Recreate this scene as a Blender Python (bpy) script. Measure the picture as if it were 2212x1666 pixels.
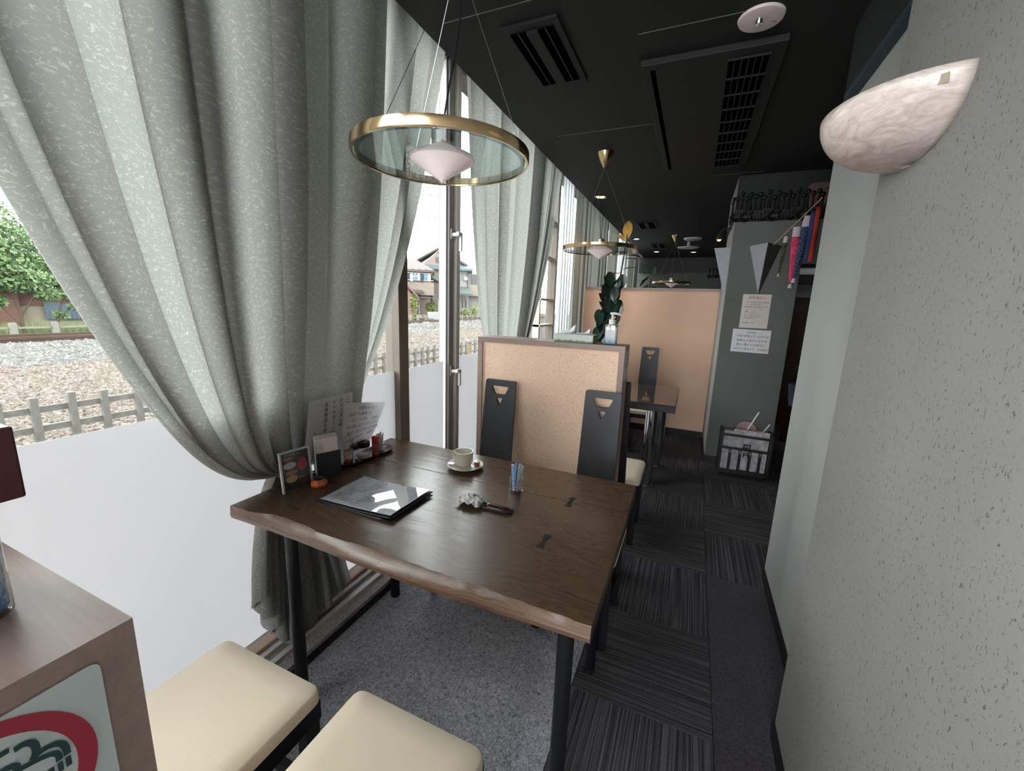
import bpy, bmesh, math, random
import numpy as np
from mathutils import Vector, Matrix, Euler

for _o in list(bpy.data.objects):
    bpy.data.objects.remove(_o)
S = bpy.context.scene
COL = S.collection
PI = math.pi

# ------------------------------------------------------------------ camera
cam_d = bpy.data.cameras.new('camera')
cam_d.sensor_fit = 'HORIZONTAL'
cam_d.sensor_width = 36.0
cam_d.lens = 36.0 * 892.37 / 2212.0
cam_d.clip_start = 0.02
cam_d.clip_end = 400
cam = bpy.data.objects.new('camera', cam_d)
COL.objects.link(cam)
_R = Matrix(((0.9159, 0.4000, 0.0343), (0.1076, -0.1626, -0.9808), (-0.3868, 0.9020, -0.1920)))  # world -> right, down, forward


def _cam_axes():
    yaw, pit, rol = -0.405046831, 0.193941792, 0.0349636548
    Rz = lambda t: np.array([[math.cos(t), -math.sin(t), 0], [math.sin(t), math.cos(t), 0], [0, 0, 1]])
    Rx = lambda t: np.array([[1, 0, 0], [0, math.cos(t), -math.sin(t)], [0, math.sin(t), math.cos(t)]])
    Mx = np.array([[1, 0, 0], [0, 0, -1], [0, 1, 0.]])
    return Rz(rol) @ Mx @ Rx(pit) @ Rz(yaw)


_A = _cam_axes()
_m = Matrix(((_A[0][0], -_A[1][0], -_A[2][0], 0), (_A[0][1], -_A[1][1], -_A[2][1], 0),
             (_A[0][2], -_A[1][2], -_A[2][2], 1.45), (0, 0, 0, 1)))
cam.matrix_world = _m
S.camera = cam

# ------------------------------------------------------------------ sky, exposure
S.view_settings.view_transform = 'Standard'
S.view_settings.look = 'None'
S.view_settings.exposure = 0.0
S.view_settings.gamma = 1.0
S.view_settings.use_curve_mapping = False
W = bpy.data.worlds.new('overcast_sky')
S.world = W
W.use_nodes = True
_bg = W.node_tree.nodes['Background']
_bg.inputs['Color'].default_value = (0.98, 0.99, 1.0, 1)
_bg.inputs['Strength'].default_value = 10.0
S.cycles.max_bounces = 10
S.cycles.diffuse_bounces = 6
S.cycles.transparent_max_bounces = 24
S.cycles.sample_clamp_indirect = 6.0
S.cycles.caustics_reflective = False
S.cycles.caustics_refractive = False


def area(name, loc, rot, sx, sy, power, color):
    d = bpy.data.lights.new(name, 'AREA')
    d.shape = 'RECTANGLE'
    d.size, d.size_y, d.energy, d.color = sx, sy, power, color
    o = bpy.data.objects.new(name, d)
    o.location, o.rotation_euler = loc, rot
    COL.objects.link(o)
    return o


# unseen fill light added behind the camera to brighten surfaces facing it
area('fill_light_behind_camera', (-0.3, -3.9, 1.6), (math.radians(90), 0, 0), 2.2, 2.2, 265, (0.97, 0.985, 1.0))


# ------------------------------------------------------------------ helpers: materials
def y8(r, g, b):
    return tuple(v * 0.56 for v in c8(r, g, b)[:3]) + (1,)


def x8(r, g, b):
    return tuple(v * 0.30 for v in c8(r, g, b)[:3]) + (1,)


def c8(r, g, b):
    f = lambda v: ((v / 255 + 0.055) / 1.055) ** 2.4 if v > 10.3 else v / 255 / 12.92
    return (f(r), f(g), f(b), 1.0)


class NT:
    def __init__(s, name):
        s.m = bpy.data.materials.new(name)
        s.m.use_nodes = True
        s.t = s.m.node_tree
        s.n = s.t.nodes
        s.b = s.n['Principled BSDF']
        s.out = s.n['Material Output']

    def add(s, typ, **kw):
        n = s.n.new(typ)
        for k, v in kw.items():
            setattr(n, k, v)
        return n

    def link(s, a, b):
        s.t.links.new(a, b)

    def coord(s, kind='Object', scale=(1, 1, 1), rot=(0, 0, 0)):
        tc = s.add('ShaderNodeTexCoord')
        mp = s.add('ShaderNodeMapping')
        mp.inputs['Scale'].default_value = scale
        mp.inputs['Rotation'].default_value = rot
        s.link(tc.outputs[kind], mp.inputs['Vector'])
        return mp.outputs['Vector']

    def noise(s, vec, scale, detail=4, rough=0.55, dist=0.0):
        n = s.add('ShaderNodeTexNoise')
        n.inputs['Scale'].default_value = scale
        n.inputs['Detail'].default_value = detail
        n.inputs['Roughness'].default_value = rough
        n.inputs['Distortion'].default_value = dist
        if vec is not None:
            s.link(vec, n.inputs['Vector'])
        return n.outputs['Fac']

    def ramp(s, fac, stops, interp='LINEAR'):
        r = s.add('ShaderNodeValToRGB')
        r.color_ramp.interpolation = interp
        el = r.color_ramp.elements
        while len(el) < len(stops):
            el.new(0.5)
        for e, (p, c) in zip(el, stops):
            e.position = p
            e.color = c
        s.link(fac, r.inputs['Fac'])
        return r.outputs['Color']

    def mix(s, fac, a, b, mode='MIX'):
        n = s.add('ShaderNodeMixRGB', blend_type=mode)
        for i, v in ((0, fac), (1, a), (2, b)):
            if hasattr(v, 'is_linked') or hasattr(v, 'links'):
                s.link(v, n.inputs[i])
            else:
                n.inputs[i].default_value = v
        return n.outputs['Color']

    def bump(s, h, strength=0.3, dist=0.01):
        b = s.add('ShaderNodeBump')
        b.inputs['Strength'].default_value = strength
        b.inputs['Distance'].default_value = dist
        s.link(h, b.inputs['Height'])
        s.link(b.outputs['Normal'], s.b.inputs['Normal'])
        return b.outputs['Normal']

    def base(s, c):
        if isinstance(c, tuple):
            s.b.inputs['Base Color'].default_value = c
        else:
            s.link(c, s.b.inputs['Base Color'])

    def set(s, **kw):
        for k, v in kw.items():
            s.b.inputs[k.replace('_', ' ')].default_value = v


def plain(name, col, rough=0.5, metal=0.0, var=0.06, scale=30, bump=0.0, spec=0.5, bscale=None):
    t = NT(name)
    v = t.coord()
    f = t.noise(v, scale)
    lo = tuple(max(0, x * (1 - var)) for x in col[:3]) + (1,)
    hi = tuple(min(1, x * (1 + var)) for x in col[:3]) + (1,)
    t.base(t.ramp(f, [(0.3, lo), (0.7, hi)]))
    t.set(Roughness=rough, Metallic=metal)
    t.b.inputs['Specular IOR Level'].default_value = spec
    if bump:
        t.bump(t.noise(v, bscale or scale * 4), bump, 0.004)
    return t.m


def glassy(name, tint=(0.96, 0.98, 0.98, 1), gloss=1.0, ior=1.45):
    t = NT(name)
    tr = t.add('ShaderNodeBsdfTransparent')
    tr.inputs['Color'].default_value = tint
    gl = t.add('ShaderNodeBsdfGlossy')
    gl.inputs['Roughness'].default_value = 0.01
    fr = t.add('ShaderNodeLayerWeight')
    fr.inputs['Blend'].default_value = 0.5
    pw = t.add('ShaderNodeMath', operation='POWER')
    pw.inputs[1].default_value = 4.0
    t.link(fr.outputs['Facing'], pw.inputs[0])
    f0 = ((ior - 1) / (ior + 1)) ** 2
    mu = t.add('ShaderNodeMath', operation='MULTIPLY_ADD', use_clamp=True)
    mu.inputs[1].default_value = (1 - f0) * min(gloss, 1.0)
    mu.inputs[2].default_value = f0 * gloss
    t.link(pw.outputs[0], mu.inputs[0])
    mx = t.add('ShaderNodeMixShader')
    t.link(mu.outputs[0], mx.inputs[0])
    t.link(tr.outputs[0], mx.inputs[1])
    t.link(gl.outputs[0], mx.inputs[2])
    t.link(mx.outputs[0], t.out.inputs['Surface'])
    return t.m


def mat_curtain(name, col, colb, tw=0.42):
    t = NT(name)
    v = t.coord('UV')
    n1 = t.noise(v, 95, 1, 0.5, 0.9)
    s1 = t.ramp(n1, [(0.44, (0, 0, 0, 1)), (0.5, (1, 1, 1, 1)), (0.56, (0, 0, 0, 1))])
    brk = t.ramp(t.noise(v, 85, 1, 0.5, 0.3), [(0.47, (0, 0, 0, 1)), (0.54, (1, 1, 1, 1))])
    sq = t.mix(1.0, s1, brk, 'MULTIPLY')
    n2 = t.noise(v, 400, 2)
    cc = t.mix(sq, col, colb)
    t.base(cc)
    t.set(Roughness=0.75)
    h = t.mix(0.25, sq, n2)
    nrm = t.bump(h, 0.35, 0.003)
    tl = t.add('ShaderNodeBsdfTranslucent')
    t.link(t.mix(sq, tuple(x * 1.25 for x in col[:3]) + (1,), tuple(min(1, x * 1.15) for x in colb[:3]) + (1,)), tl.inputs['Color'])
    t.link(nrm, tl.inputs['Normal'])
    mx = t.add('ShaderNodeMixShader')
    mx.inputs[0].default_value = tw
    t.link(t.b.outputs[0], mx.inputs[1])
    t.link(tl.outputs[0], mx.inputs[2])
    t.link(mx.outputs[0], t.out.inputs['Surface'])
    return t.m


def mat_film():
    t = NT('frosted_film')
    t.base((0.62, 0.62, 0.64, 1))
    t.set(Roughness=0.6)
    tl = t.add('ShaderNodeBsdfTranslucent')
    tl.inputs['Color'].default_value = (0.80, 0.785, 0.80, 1)
    mx = t.add('ShaderNodeMixShader')
    mx.inputs[0].default_value = 0.43
    t.link(t.b.outputs[0], mx.inputs[1])
    t.link(tl.outputs[0], mx.inputs[2])
    t.link(mx.outputs[0], t.out.inputs['Surface'])
    return t.m


def mat_wood(name, dark, light, axis='x', rough=0.38, fine=60):
    t = NT(name)
    oi = t.add('ShaderNodeObjectInfo')
    sc = {'x': (1.6, 14, 14), 'y': (14, 1.6, 14), 'z': (14, 14, 1.6)}[axis]
    tc = t.add('ShaderNodeTexCoord')
    off = t.add('ShaderNodeVectorMath', operation='ADD')
    sca = t.add('ShaderNodeVectorMath', operation='SCALE')
    t.link(oi.outputs['Random'], sca.inputs['Scale'])
    sca.inputs[0].default_value = (7, 5, 3)
    t.link(tc.outputs['Object'], off.inputs[0])
    t.link(sca.outputs[0], off.inputs[1])
    mp = t.add('ShaderNodeMapping')
    mp.inputs['Scale'].default_value = sc
    t.link(off.outputs[0], mp.inputs['Vector'])
    v = mp.outputs['Vector']
    big = t.noise(v, 0.9, 3, 0.5, 0.6)
    ring = t.add('ShaderNodeMath', operation='MULTIPLY')
    ring.inputs[1].default_value = 22
    t.link(big, ring.inputs[0])
    fr = t.add('ShaderNodeMath', operation='FRACT')
    t.link(ring.outputs[0], fr.inputs[0])
    grain = t.noise(v, 6, 8, 0.7)
    a = t.ramp(fr.outputs[0], [(0.0, dark), (0.25, tuple((x + y) / 2 for x, y in zip(dark, light))), (0.9, light), (1.0, dark)])
    g2 = t.ramp(grain, [(0.35, (0.82, 0.82, 0.82, 1)), (0.65, (1.06, 1.06, 1.06, 1))])
    t.base(t.mix(0.8, a, g2, 'MULTIPLY'))
    t.set(Roughness=rough)
    t.bump(t.mix(0.5, fr.outputs[0], grain), 0.10, 0.002)
    return t.m


def mat_plaster(name, col, spot, scale=24, thr=0.67, stretch=(1, 1, 1), bump=0.35, rough=0.85, second=None):
    t = NT(name)
    v = t.coord('Object', stretch)
    n0 = t.noise(v, 2.2, 4)
    big = t.ramp(n0, [(0.3, tuple(x * 0.92 for x in col[:3]) + (1,)), (0.7, tuple(x * 1.06 for x in col[:3]) + (1,))])
    n1 = t.noise(v, scale, 3, 0.6, 0.8)
    m = t.ramp(n1, [(thr, (0, 0, 0, 1)), (thr + 0.05, (1, 1, 1, 1))])
    cc = t.mix(m, big, spot)
    t.base(cc)
    t.set(Roughness=rough)
    n2 = t.noise(v, scale * 4, 4)
    h = t.mix(0.6, n2, t.ramp(n1, [(thr - 0.05, (1, 1, 1, 1)), (thr + 0.06, (0, 0, 0, 1))]))
    t.bump(h, bump, 0.004)
    return t.m


def mat_stripes(name, ax, dark, light, mid):
    t = NT(name)
    sc = (150, 1.0, 1) if ax == 'x' else (1.0, 150, 1)
    v = t.coord('Object', sc)
    n = t.noise(v, 1.0, 2, 0.6)
    col = t.ramp(n, [(0.36, dark), (0.5, mid), (0.62, light), (0.7, mid)])
    f = t.noise(t.coord('Object'), 260, 2)
    t.base(t.mix(0.5, col, t.ramp(f, [(0.3, (0.6, 0.6, 0.6, 1)), (0.7, (1.3, 1.3, 1.3, 1))]), 'MULTIPLY'))
    t.set(Roughness=0.95)
    t.b.inputs['Specular IOR Level'].default_value = 0.15
    t.bump(t.mix(0.5, n, f), 0.6, 0.004)
    return t.m


def mat_felt(name, dark, light, scale=90, bump=0.7):
    t = NT(name)
    v = t.coord()
    n = t.noise(v, scale, 3, 0.7, 1.5)
    b = t.noise(v, 3, 3)
    col = t.ramp(n, [(0.33, dark), (0.68, light)])
    t.base(t.mix(0.5, col, t.ramp(b, [(0.3, (0.75, 0.75, 0.75, 1)), (0.7, (1.25, 1.25, 1.25, 1))]), 'MULTIPLY'))
    t.set(Roughness=0.95)
    t.b.inputs['Specular IOR Level'].default_value = 0.2
    t.bump(n, bump, 0.005)
    return t.m


def mat_island(name, cols, rough=0.85, bump=0.2):
    t = NT(name)
    g = t.add('ShaderNodeNewGeometry')
    n = len(cols)
    t.base(t.ramp(g.outputs['Random Per Island'], [(i / max(1, n - 1), c) for i, c in enumerate(cols)]))
    t.set(Roughness=rough)
    if bump:
        t.bump(t.noise(t.coord(), 40), bump, 0.01)
    return t.m


def emit(name, col, s):
    t = NT(name)
    t.base(col)
    t.b.inputs['Emission Color'].default_value = col
    t.b.inputs['Emission Strength'].default_value = s
    return t.m


MT = {}
MT['ceiling'] = plain('ceiling_dark_green', (0.0065, 0.0085, 0.007, 1), 0.7, var=0.08, scale=4, spec=0.42)
MT['ceiling_pit'] = plain('vent_black', (0.002, 0.0025, 0.003, 1), 0.9, spec=0.0)
MT['beam'] = plain('beam_green_paint', (0.005, 0.009, 0.008, 1), 0.7, var=0.08, scale=4)
MT['wall_r'] = mat_plaster('speckled_plaster', c8(127, 125, 122), c8(82, 82, 79), 170, 0.612, (1, 1, 0.6), 0.22)
MT['wall_s'] = mat_plaster('smooth_plaster', c8(158, 159, 156), c8(120, 122, 119), 120, 0.74, (1, 1, 0.6), 0.15)
MT['pillar'] = mat_plaster('pillar_plaster', c8(104, 107, 103), c8(82, 85, 81), 60, 0.72, (1, 1, 1), 0.15)
MT['tan'] = mat_plaster('tan_straw_plaster', c8(250, 216, 190), c8(164, 128, 102), 250, 0.605, (1, 1, 0.8), 0.3)
MT['tan2'] = mat_plaster('tan_smooth_plaster', c8(232, 194, 168), c8(200, 162, 134), 60, 0.71, (1, 1, 1), 0.2)
MT['frame_wood'] = mat_wood('mauve_brown_frame_wood', c8(151, 129, 121), c8(156, 134, 126), 'x', 0.42)
MT['table_wood'] = mat_wood('dark_oak', c8(70, 53, 40), c8(92, 70, 54), 'x', 0.25)
MT['edge_wood'] = mat_wood('oak_live_edge', c8(98, 76, 62), c8(122, 98, 82), 'x', 0.3)
MT['black_metal'] = plain('black_powder_coat', (0.008, 0.009, 0.012, 1), 0.42)
MT['black_wood'] = plain('black_lacquered_wood', (0.0115, 0.0135, 0.018, 1), 0.42, var=0.25, scale=12, spec=0.5)
MT['rubber'] = plain('black_rubber', (0.01, 0.01, 0.01, 1), 0.7)
MT['cream'] = plain('cream_vinyl', c8(250, 235, 211), 0.4, var=0.03, scale=6, bump=0.12, bscale=300)
MT['chrome'] = plain('chrome', (0.75, 0.77, 0.8, 1), 0.08, 1.0, 0.02)
MT['brass'] = plain('polished_brass', (0.72, 0.52, 0.30, 1), 0.16, 1.0, 0.05)
MT['steel'] = plain('brushed_steel', (0.5, 0.5, 0.5, 1), 0.35, 1.0, 0.05)
MT['alu'] = plain('bronze_aluminium', c8(196, 190, 184), 0.4, 0.0, 0.04, scale=8)
MT['post_brown'] = plain('brown_anodised_post', c8(112, 100, 88), 0.45, 0.0, 0.04, scale=8)
MT['alu_l'] = plain('silver_aluminium', c8(204, 202, 202), 0.4, 0.1, 0.03, scale=8)
MT['alu_d'] = plain('dark_aluminium', c8(140, 137, 136), 0.5, 0.0, 0.04, scale=8)
MT['rail_beige'] = plain('beige_sill_rail', c8(176, 150, 130), 0.5)
MT['glass'] = glassy('window_glass', (0.93, 0.96, 0.95, 1), 0.8)
MT['glass_lamp'] = glassy('lamp_glass', (0.86, 0.93, 0.93, 1), 1.3, 1.5)
MT['glass_clear'] = glassy('clear_glass', (0.98, 0.985, 0.985, 1), 2.2, 1.5)
MT['acrylic'] = glassy('clear_acrylic', (0.975, 0.98, 0.985, 1), 1.0)
MT['film'] = mat_film()
MT['curtain'] = mat_curtain('sage_jacquard', c8(152, 153, 148), c8(192, 193, 187), 0.38)
MT['curtain_dim'] = mat_curtain('sage_jacquard_dim', c8(152, 153, 146), c8(190, 190, 182), 0.17)  # same sage fabric, dimmed in the material so the far curtains look darker
MT['sheer'] = mat_curtain('white_sheer', c8(225, 228, 230), c8(240, 240, 242), 0.42)
MT['stone'] = mat_felt('washed_pebble_sill', c8(120, 117, 116), c8(214, 210, 206), 140, 0.8)
MT['felt'] = mat_felt('blue_grey_needle_felt', c8(112, 112, 120), c8(214, 214, 224), 85, 0.8)
MT['tile_plain'] = mat_felt('charcoal_tile_plain', c8(54, 51, 55), c8(98, 94, 100), 150, 0.6)
_sd, _sl, _sm = c8(50, 49, 53), c8(108, 106, 111), c8(74, 73, 77)
MT['tile_x'] = mat_stripes('charcoal_tile_striped_lengthwise', 'x', _sd, _sl, _sm)
MT['tile_y'] = mat_stripes('charcoal_tile_striped_crosswise', 'y', _sd, c8(108, 104, 108), _sm)
MT['base_black'] = plain('black_skirting', (0.008, 0.008, 0.009, 1), 0.5)
MT['white'] = plain('white_plastic', c8(225, 222, 222), 0.4, var=0.02)
MT['paper'] = plain('white_paper', c8(222, 220, 224), 0.8, var=0.02)
MT['paper_warm'] = plain('warm_paper', c8(214, 206, 200), 0.8, var=0.02)
MT['ink'] = plain('black_ink', c8(40, 38, 44), 0.8)
MT['ink_red'] = plain('red_ink', c8(190, 60, 60), 0.8)
MT['porcelain'] = plain('ivory_porcelain', c8(226, 222, 210), 0.18, var=0.01)
MT['coffee'] = plain('coffee_residue', c8(150, 122, 90), 0.3)
MT['darkbrown'] = plain('dark_brown_lacquer', c8(52, 28, 26), 0.2)
MT['maroon'] = plain('maroon_lacquer', c8(84, 34, 40), 0.4)
MT['orange'] = plain('orange_carved_wood', c8(190, 96, 30), 0.5, var=0.25, scale=25)
MT['red'] = plain('red_plastic', c8(176, 36, 40), 0.35)
MT['blue_stick'] = plain('blue_striped_paper', c8(134, 178, 226), 0.7, var=0.35, scale=90)
MT['cinnamon'] = plain('cinnamon_powder', c8(150, 96, 72), 0.7, var=0.2)
MT['leaf_d'] = plain('dark_rubber_leaf', c8(34, 52, 44), 0.3, var=0.2, scale=10)
MT['leaf_g'] = plain('green_rubber_leaf', c8(66, 96, 62), 0.35, var=0.2, scale=10)
MT['leaf_y'] = plain('yellowing_leaf', c8(196, 160, 84), 0.45, var=0.15, scale=10)
MT['stem'] = plain('brown_stem', c8(78, 62, 46), 0.8)
MT['pot'] = plain('brown_pot', c8(72, 52, 40), 0.6)
MT['pot_blue'] = plain('blue_grey_pot', c8(110, 124, 150), 0.4)
MT['soil'] = plain('potting_soil', c8(40, 30, 24), 0.95)
MT['sconce_paint'] = plain('pale_grey_sconce_paint', c8(150, 152, 160), 0.7)


def lucent(key, name, col, k):
    t = NT(name)
    t.base(col)
    t.set(Roughness=0.8)
    tl = t.add('ShaderNodeBsdfTranslucent')
    tl.inputs['Color'].default_value = col
    mx = t.add('ShaderNodeMixShader')
    mx.inputs[0].default_value = k
    t.link(t.b.outputs[0], mx.inputs[1])
    t.link(tl.outputs[0], mx.inputs[2])
    t.link(mx.outputs[0], t.out.inputs['Surface'])
    MT[key] = t.m


lucent('thin_paper', 'thin_translucent_paper', c8(244, 242, 246), 0.55)


# ------------------------------------------------------------------ helpers: geometry
class B:
    def __init__(s):
        s.v, s.f = [], []
        s.uv = None

    def add(s, vs, fs):
        n = len(s.v)
        s.v += [tuple(p) for p in vs]
        s.f += [tuple(i + n for i in f) for f in fs]
        return s

    def box(s, x0, x1, y0, y1, z0, z1):
        vs = [(x, y, z) for x in (x0, x1) for y in (y0, y1) for z in (z0, z1)]
        return s.add(vs, [(0, 1, 3, 2), (4, 6, 7, 5), (0, 4, 5, 1), (2, 3, 7, 6), (0, 2, 6, 4), (1, 5, 7, 3)])

    def obox(s, o, ax, ay, az, hx, hy, hz):
        o, ax, ay, az = map(Vector, (o, ax, ay, az))
        vs = [o + ax * a * hx + ay * b * hy + az * c * hz for a in (-1, 1) for b in (-1, 1) for c in (-1, 1)]
        return s.add(vs, [(0, 1, 3, 2), (4, 6, 7, 5), (0, 4, 5, 1), (2, 3, 7, 6), (0, 2, 6, 4), (1, 5, 7, 3)])

    def cyl(s, p0, p1, r0, r1=None, n=16, cap=True):
        r1 = r0 if r1 is None else r1
        p0, p1 = Vector(p0), Vector(p1)
        d = (p1 - p0).normalized()
        a = d.orthogonal().normalized()
        b = d.cross(a)
        vs = []
        for p, r in ((p0, r0), (p1, r1)):
            for i in range(n):
                t = 2 * PI * i / n
                vs.append(p + (a * math.cos(t) + b * math.sin(t)) * r)
        fs = [(i, (i + 1) % n, n + (i + 1) % n, n + i) for i in range(n)]
        if cap:
            fs += [tuple(range(n - 1, -1, -1)), tuple(range(n, 2 * n))]
        return s.add(vs, fs)

    def lathe(s, prof, c=(0, 0, 0), n=32, sx=1, sy=1, closed=False):
        vs, fs = [], []
        m = len(prof)
        for r, z in prof:
            for i in range(n):
                t = 2 * PI * i / n
                vs.append((c[0] + r * sx * math.cos(t), c[1] + r * sy * math.sin(t), c[2] + z))
        for k in range(m if closed else m - 1):
            k2 = (k + 1) % m
            for i in range(n):
                fs.append((k * n + i, k * n + (i + 1) % n, k2 * n + (i + 1) % n, k2 * n + i))
        if not closed:
            if prof[0][0] > 1e-5:
                fs.append(tuple(range(n - 1, -1, -1)))
            if prof[-1][0] > 1e-5:
                fs.append(tuple((m - 1) * n + i for i in range(n)))
        return s.add(vs, fs)

    def tube(s, pts, r, n=8):
        pts = [Vector(p) for p in pts]
        m = len(pts)
        rs = r if isinstance(r, (list, tuple)) else [r] * m
        vs, fs = [], []
        up = None
        for k, p in enumerate(pts):
            d = (pts[min(k + 1, m - 1)] - pts[max(k - 1, 0)]).normalized()
            if up is None:
                up = d.orthogonal().normalized()
            up = (up - d * up.dot(d))
            up = up.normalized() if up.length > 1e-6 else d.orthogonal().normalized()
            w = d.cross(up)
            for i in range(n):
                t = 2 * PI * i / n
                vs.append(p + (up * math.cos(t) + w * math.sin(t)) * rs[k])
        for k in range(m - 1):
            for i in range(n):
                fs.append((k * n + i, k * n + (i + 1) % n, (k + 1) * n + (i + 1) % n, (k + 1) * n + i))
        fs += [tuple(range(n - 1, -1, -1)), tuple((m - 1) * n + i for i in range(n))]
        return s.add(vs, fs)

    def prism(s, poly, fn, d0, d1):
        n = len(poly)
        vs = [fn(a, b, d0) for a, b in poly] + [fn(a, b, d1) for a, b in poly]
        fs = [tuple(range(n - 1, -1, -1)), tuple(range(n, 2 * n))]
        fs += [(i, (i + 1) % n, n + (i + 1) % n, n + i) for i in range(n)]
        return s.add(vs, fs)

    def grid(s, nu, nv, fn):
        vs = [fn(i / (nu - 1), j / (nv - 1)) for i in range(nu) for j in range(nv)]
        fs = [(i * nv + j, (i + 1) * nv + j, (i + 1) * nv + j + 1, i * nv + j + 1) for i in range(nu - 1) for j in range(nv - 1)]
        return s.add(vs, fs)

    def ball(s, c, rx, ry=None, rz=None, nu=16, nv=10):
        ry = rx if ry is None else ry
        rz = rx if rz is None else rz
        vs = [(c[0], c[1], c[2] - rz)]
        for j in range(1, nv):
            t = -PI / 2 + PI * j / nv
            for i in range(nu):
                a = 2 * PI * i / nu
                vs.append((c[0] + rx * math.cos(t) * math.cos(a), c[1] + ry * math.cos(t) * math.sin(a), c[2] + rz * math.sin(t)))
        vs.append((c[0], c[1], c[2] + rz))
        fs = [(0, 1 + (i + 1) % nu, 1 + i) for i in range(nu)]
        for j in range(nv - 2):
            for i in range(nu):
                a = 1 + j * nu
                fs.append((a + i, a + (i + 1) % nu, a + nu + (i + 1) % nu, a + nu + i))
        L = len(vs) - 1
        a = 1 + (nv - 2) * nu
        fs += [(L, a + i, a + (i + 1) % nu) for i in range(nu)]
        return s.add(vs, fs)

    def build(s, name, mat, parent=None, smooth=True, bevel=0, ang=35, sub=0, solid=0, xf=None):
        off = Vector((0, 0, 0))
        p = parent
        while p is not None:
            off += Vector(p.location)
            p = p.parent
        me = bpy.data.meshes.new(name)
        vs = [Vector(v) for v in s.v]
        if xf is not None:
            vs = [xf @ v for v in vs]
        me.from_pydata([tuple(v - off) for v in vs], [], s.f)
        if s.uv:
            ul = me.uv_layers.new(name='cloth')
            for lp in me.loops:
                ul.data[lp.index].uv = s.uv[lp.vertex_index]
        bm = bmesh.new()
        bm.from_mesh(me)
        bmesh.ops.recalc_face_normals(bm, faces=bm.faces)
        bm.to_mesh(me)
        bm.free()
        if smooth:
            me.polygons.foreach_set('use_smooth', [True] * len(me.polygons))
            me.set_sharp_from_angle(angle=math.radians(ang))
        me.materials.append(MT[mat] if isinstance(mat, str) else mat)
        o = bpy.data.objects.new(name, me)
        COL.objects.link(o)
        if parent is not None:
            o.parent = parent
        if bevel:
            b = o.modifiers.new('edge', 'BEVEL')
            b.width, b.segments, b.limit_method = bevel, 2, 'ANGLE'
        if sub:
            b = o.modifiers.new('sub', 'SUBSURF')
            b.levels = b.render_levels = sub
        if solid:
            b = o.modifiers.new('thick', 'SOLIDIFY')
            b.thickness = solid
        return o


def tag(o, label, cat, group=None, kind=None):
    o['label'], o['category'] = label, cat
    if group:
        o['group'] = group
    if kind:
        o['kind'] = kind
    return o


def thing(name, loc, label, cat, group=None):
    o = bpy.data.objects.new(name, None)
    o.empty_display_size = 0.05
    o.location = loc
    COL.objects.link(o)
    return tag(o, label, cat, group)


def struct(o):
    o['kind'] = 'structure'
    return o


def stuff(o):
    o['kind'] = 'stuff'
    return o


def dup(o, loc=None, rz=None, label=None):
    def rec(a, par):
        c = a.copy()
        COL.objects.link(c)
        if par is not None:
            c.parent = par
        for ch in a.children:
            rec(ch, c)
        return c
    r = rec(o, None)
    if loc is not None:
        r.location = loc
    if rz is not None:
        r.rotation_euler = (0, 0, rz)
    if label:
        r['label'] = label
    return r


def text(body, size, mat, parent, O, rx, ry, name='lettering', align='LEFT', depth=0.0003, shear=0.0):
    cu = bpy.data.curves.new('t', 'FONT')
    cu.body, cu.size, cu.align_x, cu.shear = body, size, align, shear
    cu.resolution_u = 2
    ob = bpy.data.objects.new('t', cu)
    COL.objects.link(ob)
    dg = bpy.context.evaluated_depsgraph_get()
    me = ob.evaluated_get(dg).to_mesh()
    vs = [tuple(v.co) for v in me.vertices]
    fs = [tuple(p.vertices) for p in me.polygons]
    ob.evaluated_get(dg).to_mesh_clear()
    bpy.data.objects.remove(ob)
    bpy.data.curves.remove(cu)
    O, rx, ry = Vector(O), Vector(rx).normalized(), Vector(ry).normalized()
    nz = rx.cross(ry)
    b = B()
    b.add([O + rx * x + ry * y + nz * depth for x, y, z in vs], fs)
    if not fs:
        return None
    return b.build(name, mat, parent, smooth=False)


def panel_with_holes(outer, holes, thick, bevel=0.002):
    """flat plate in the local XZ plane with cut-outs; returns verts, faces (y is thickness)"""
    cu = bpy.data.curves.new('p', 'CURVE')
    cu.dimensions = '2D'
    cu.fill_mode = 'BOTH'
    cu.extrude = thick / 2
    for poly in [outer] + holes:
        sp = cu.splines.new('POLY')
        sp.points.add(len(poly) - 1)
        for q, (a, b) in zip(sp.points, poly):
            q.co = (a, b, 0, 1)
        sp.use_cyclic_u = True
    ob = bpy.data.objects.new('p', cu)
    COL.objects.link(ob)
    dg = bpy.context.evaluated_depsgraph_get()
    me = ob.evaluated_get(dg).to_mesh()
    vs = [(v.co.x, v.co.z, v.co.y) for v in me.vertices]
    fs = [tuple(p.vertices) for p in me.polygons]
    ob.evaluated_get(dg).to_mesh_clear()
    bpy.data.objects.remove(ob)
    bpy.data.curves.remove(cu)
    return vs, fs


def rounded(poly, r, n=4):
    out = []
    m = len(poly)
    for i in range(m):
        p, a, b = Vector(poly[i]), Vector(poly[i - 1]), Vector(poly[(i + 1) % m])
        da, db = (a - p).normalized(), (b - p).normalized()
        k = min(r, (a - p).length * 0.45, (b - p).length * 0.45)
        p0, p1 = p + da * k, p + db * k
        for j in range(n + 1):
            t = j / n
            q = p0 * (1 - t) ** 2 + p * 2 * t * (1 - t) + p1 * t * t
            out.append((q.x, q.y))
    return out


# ================================================================== ROOM
ZC = 2.6
floor = struct(B().box(-1.28, 2.4, -4.0, 10.35, -0.12, -0.012).build('floor', 'tile_plain', smooth=False))
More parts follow.
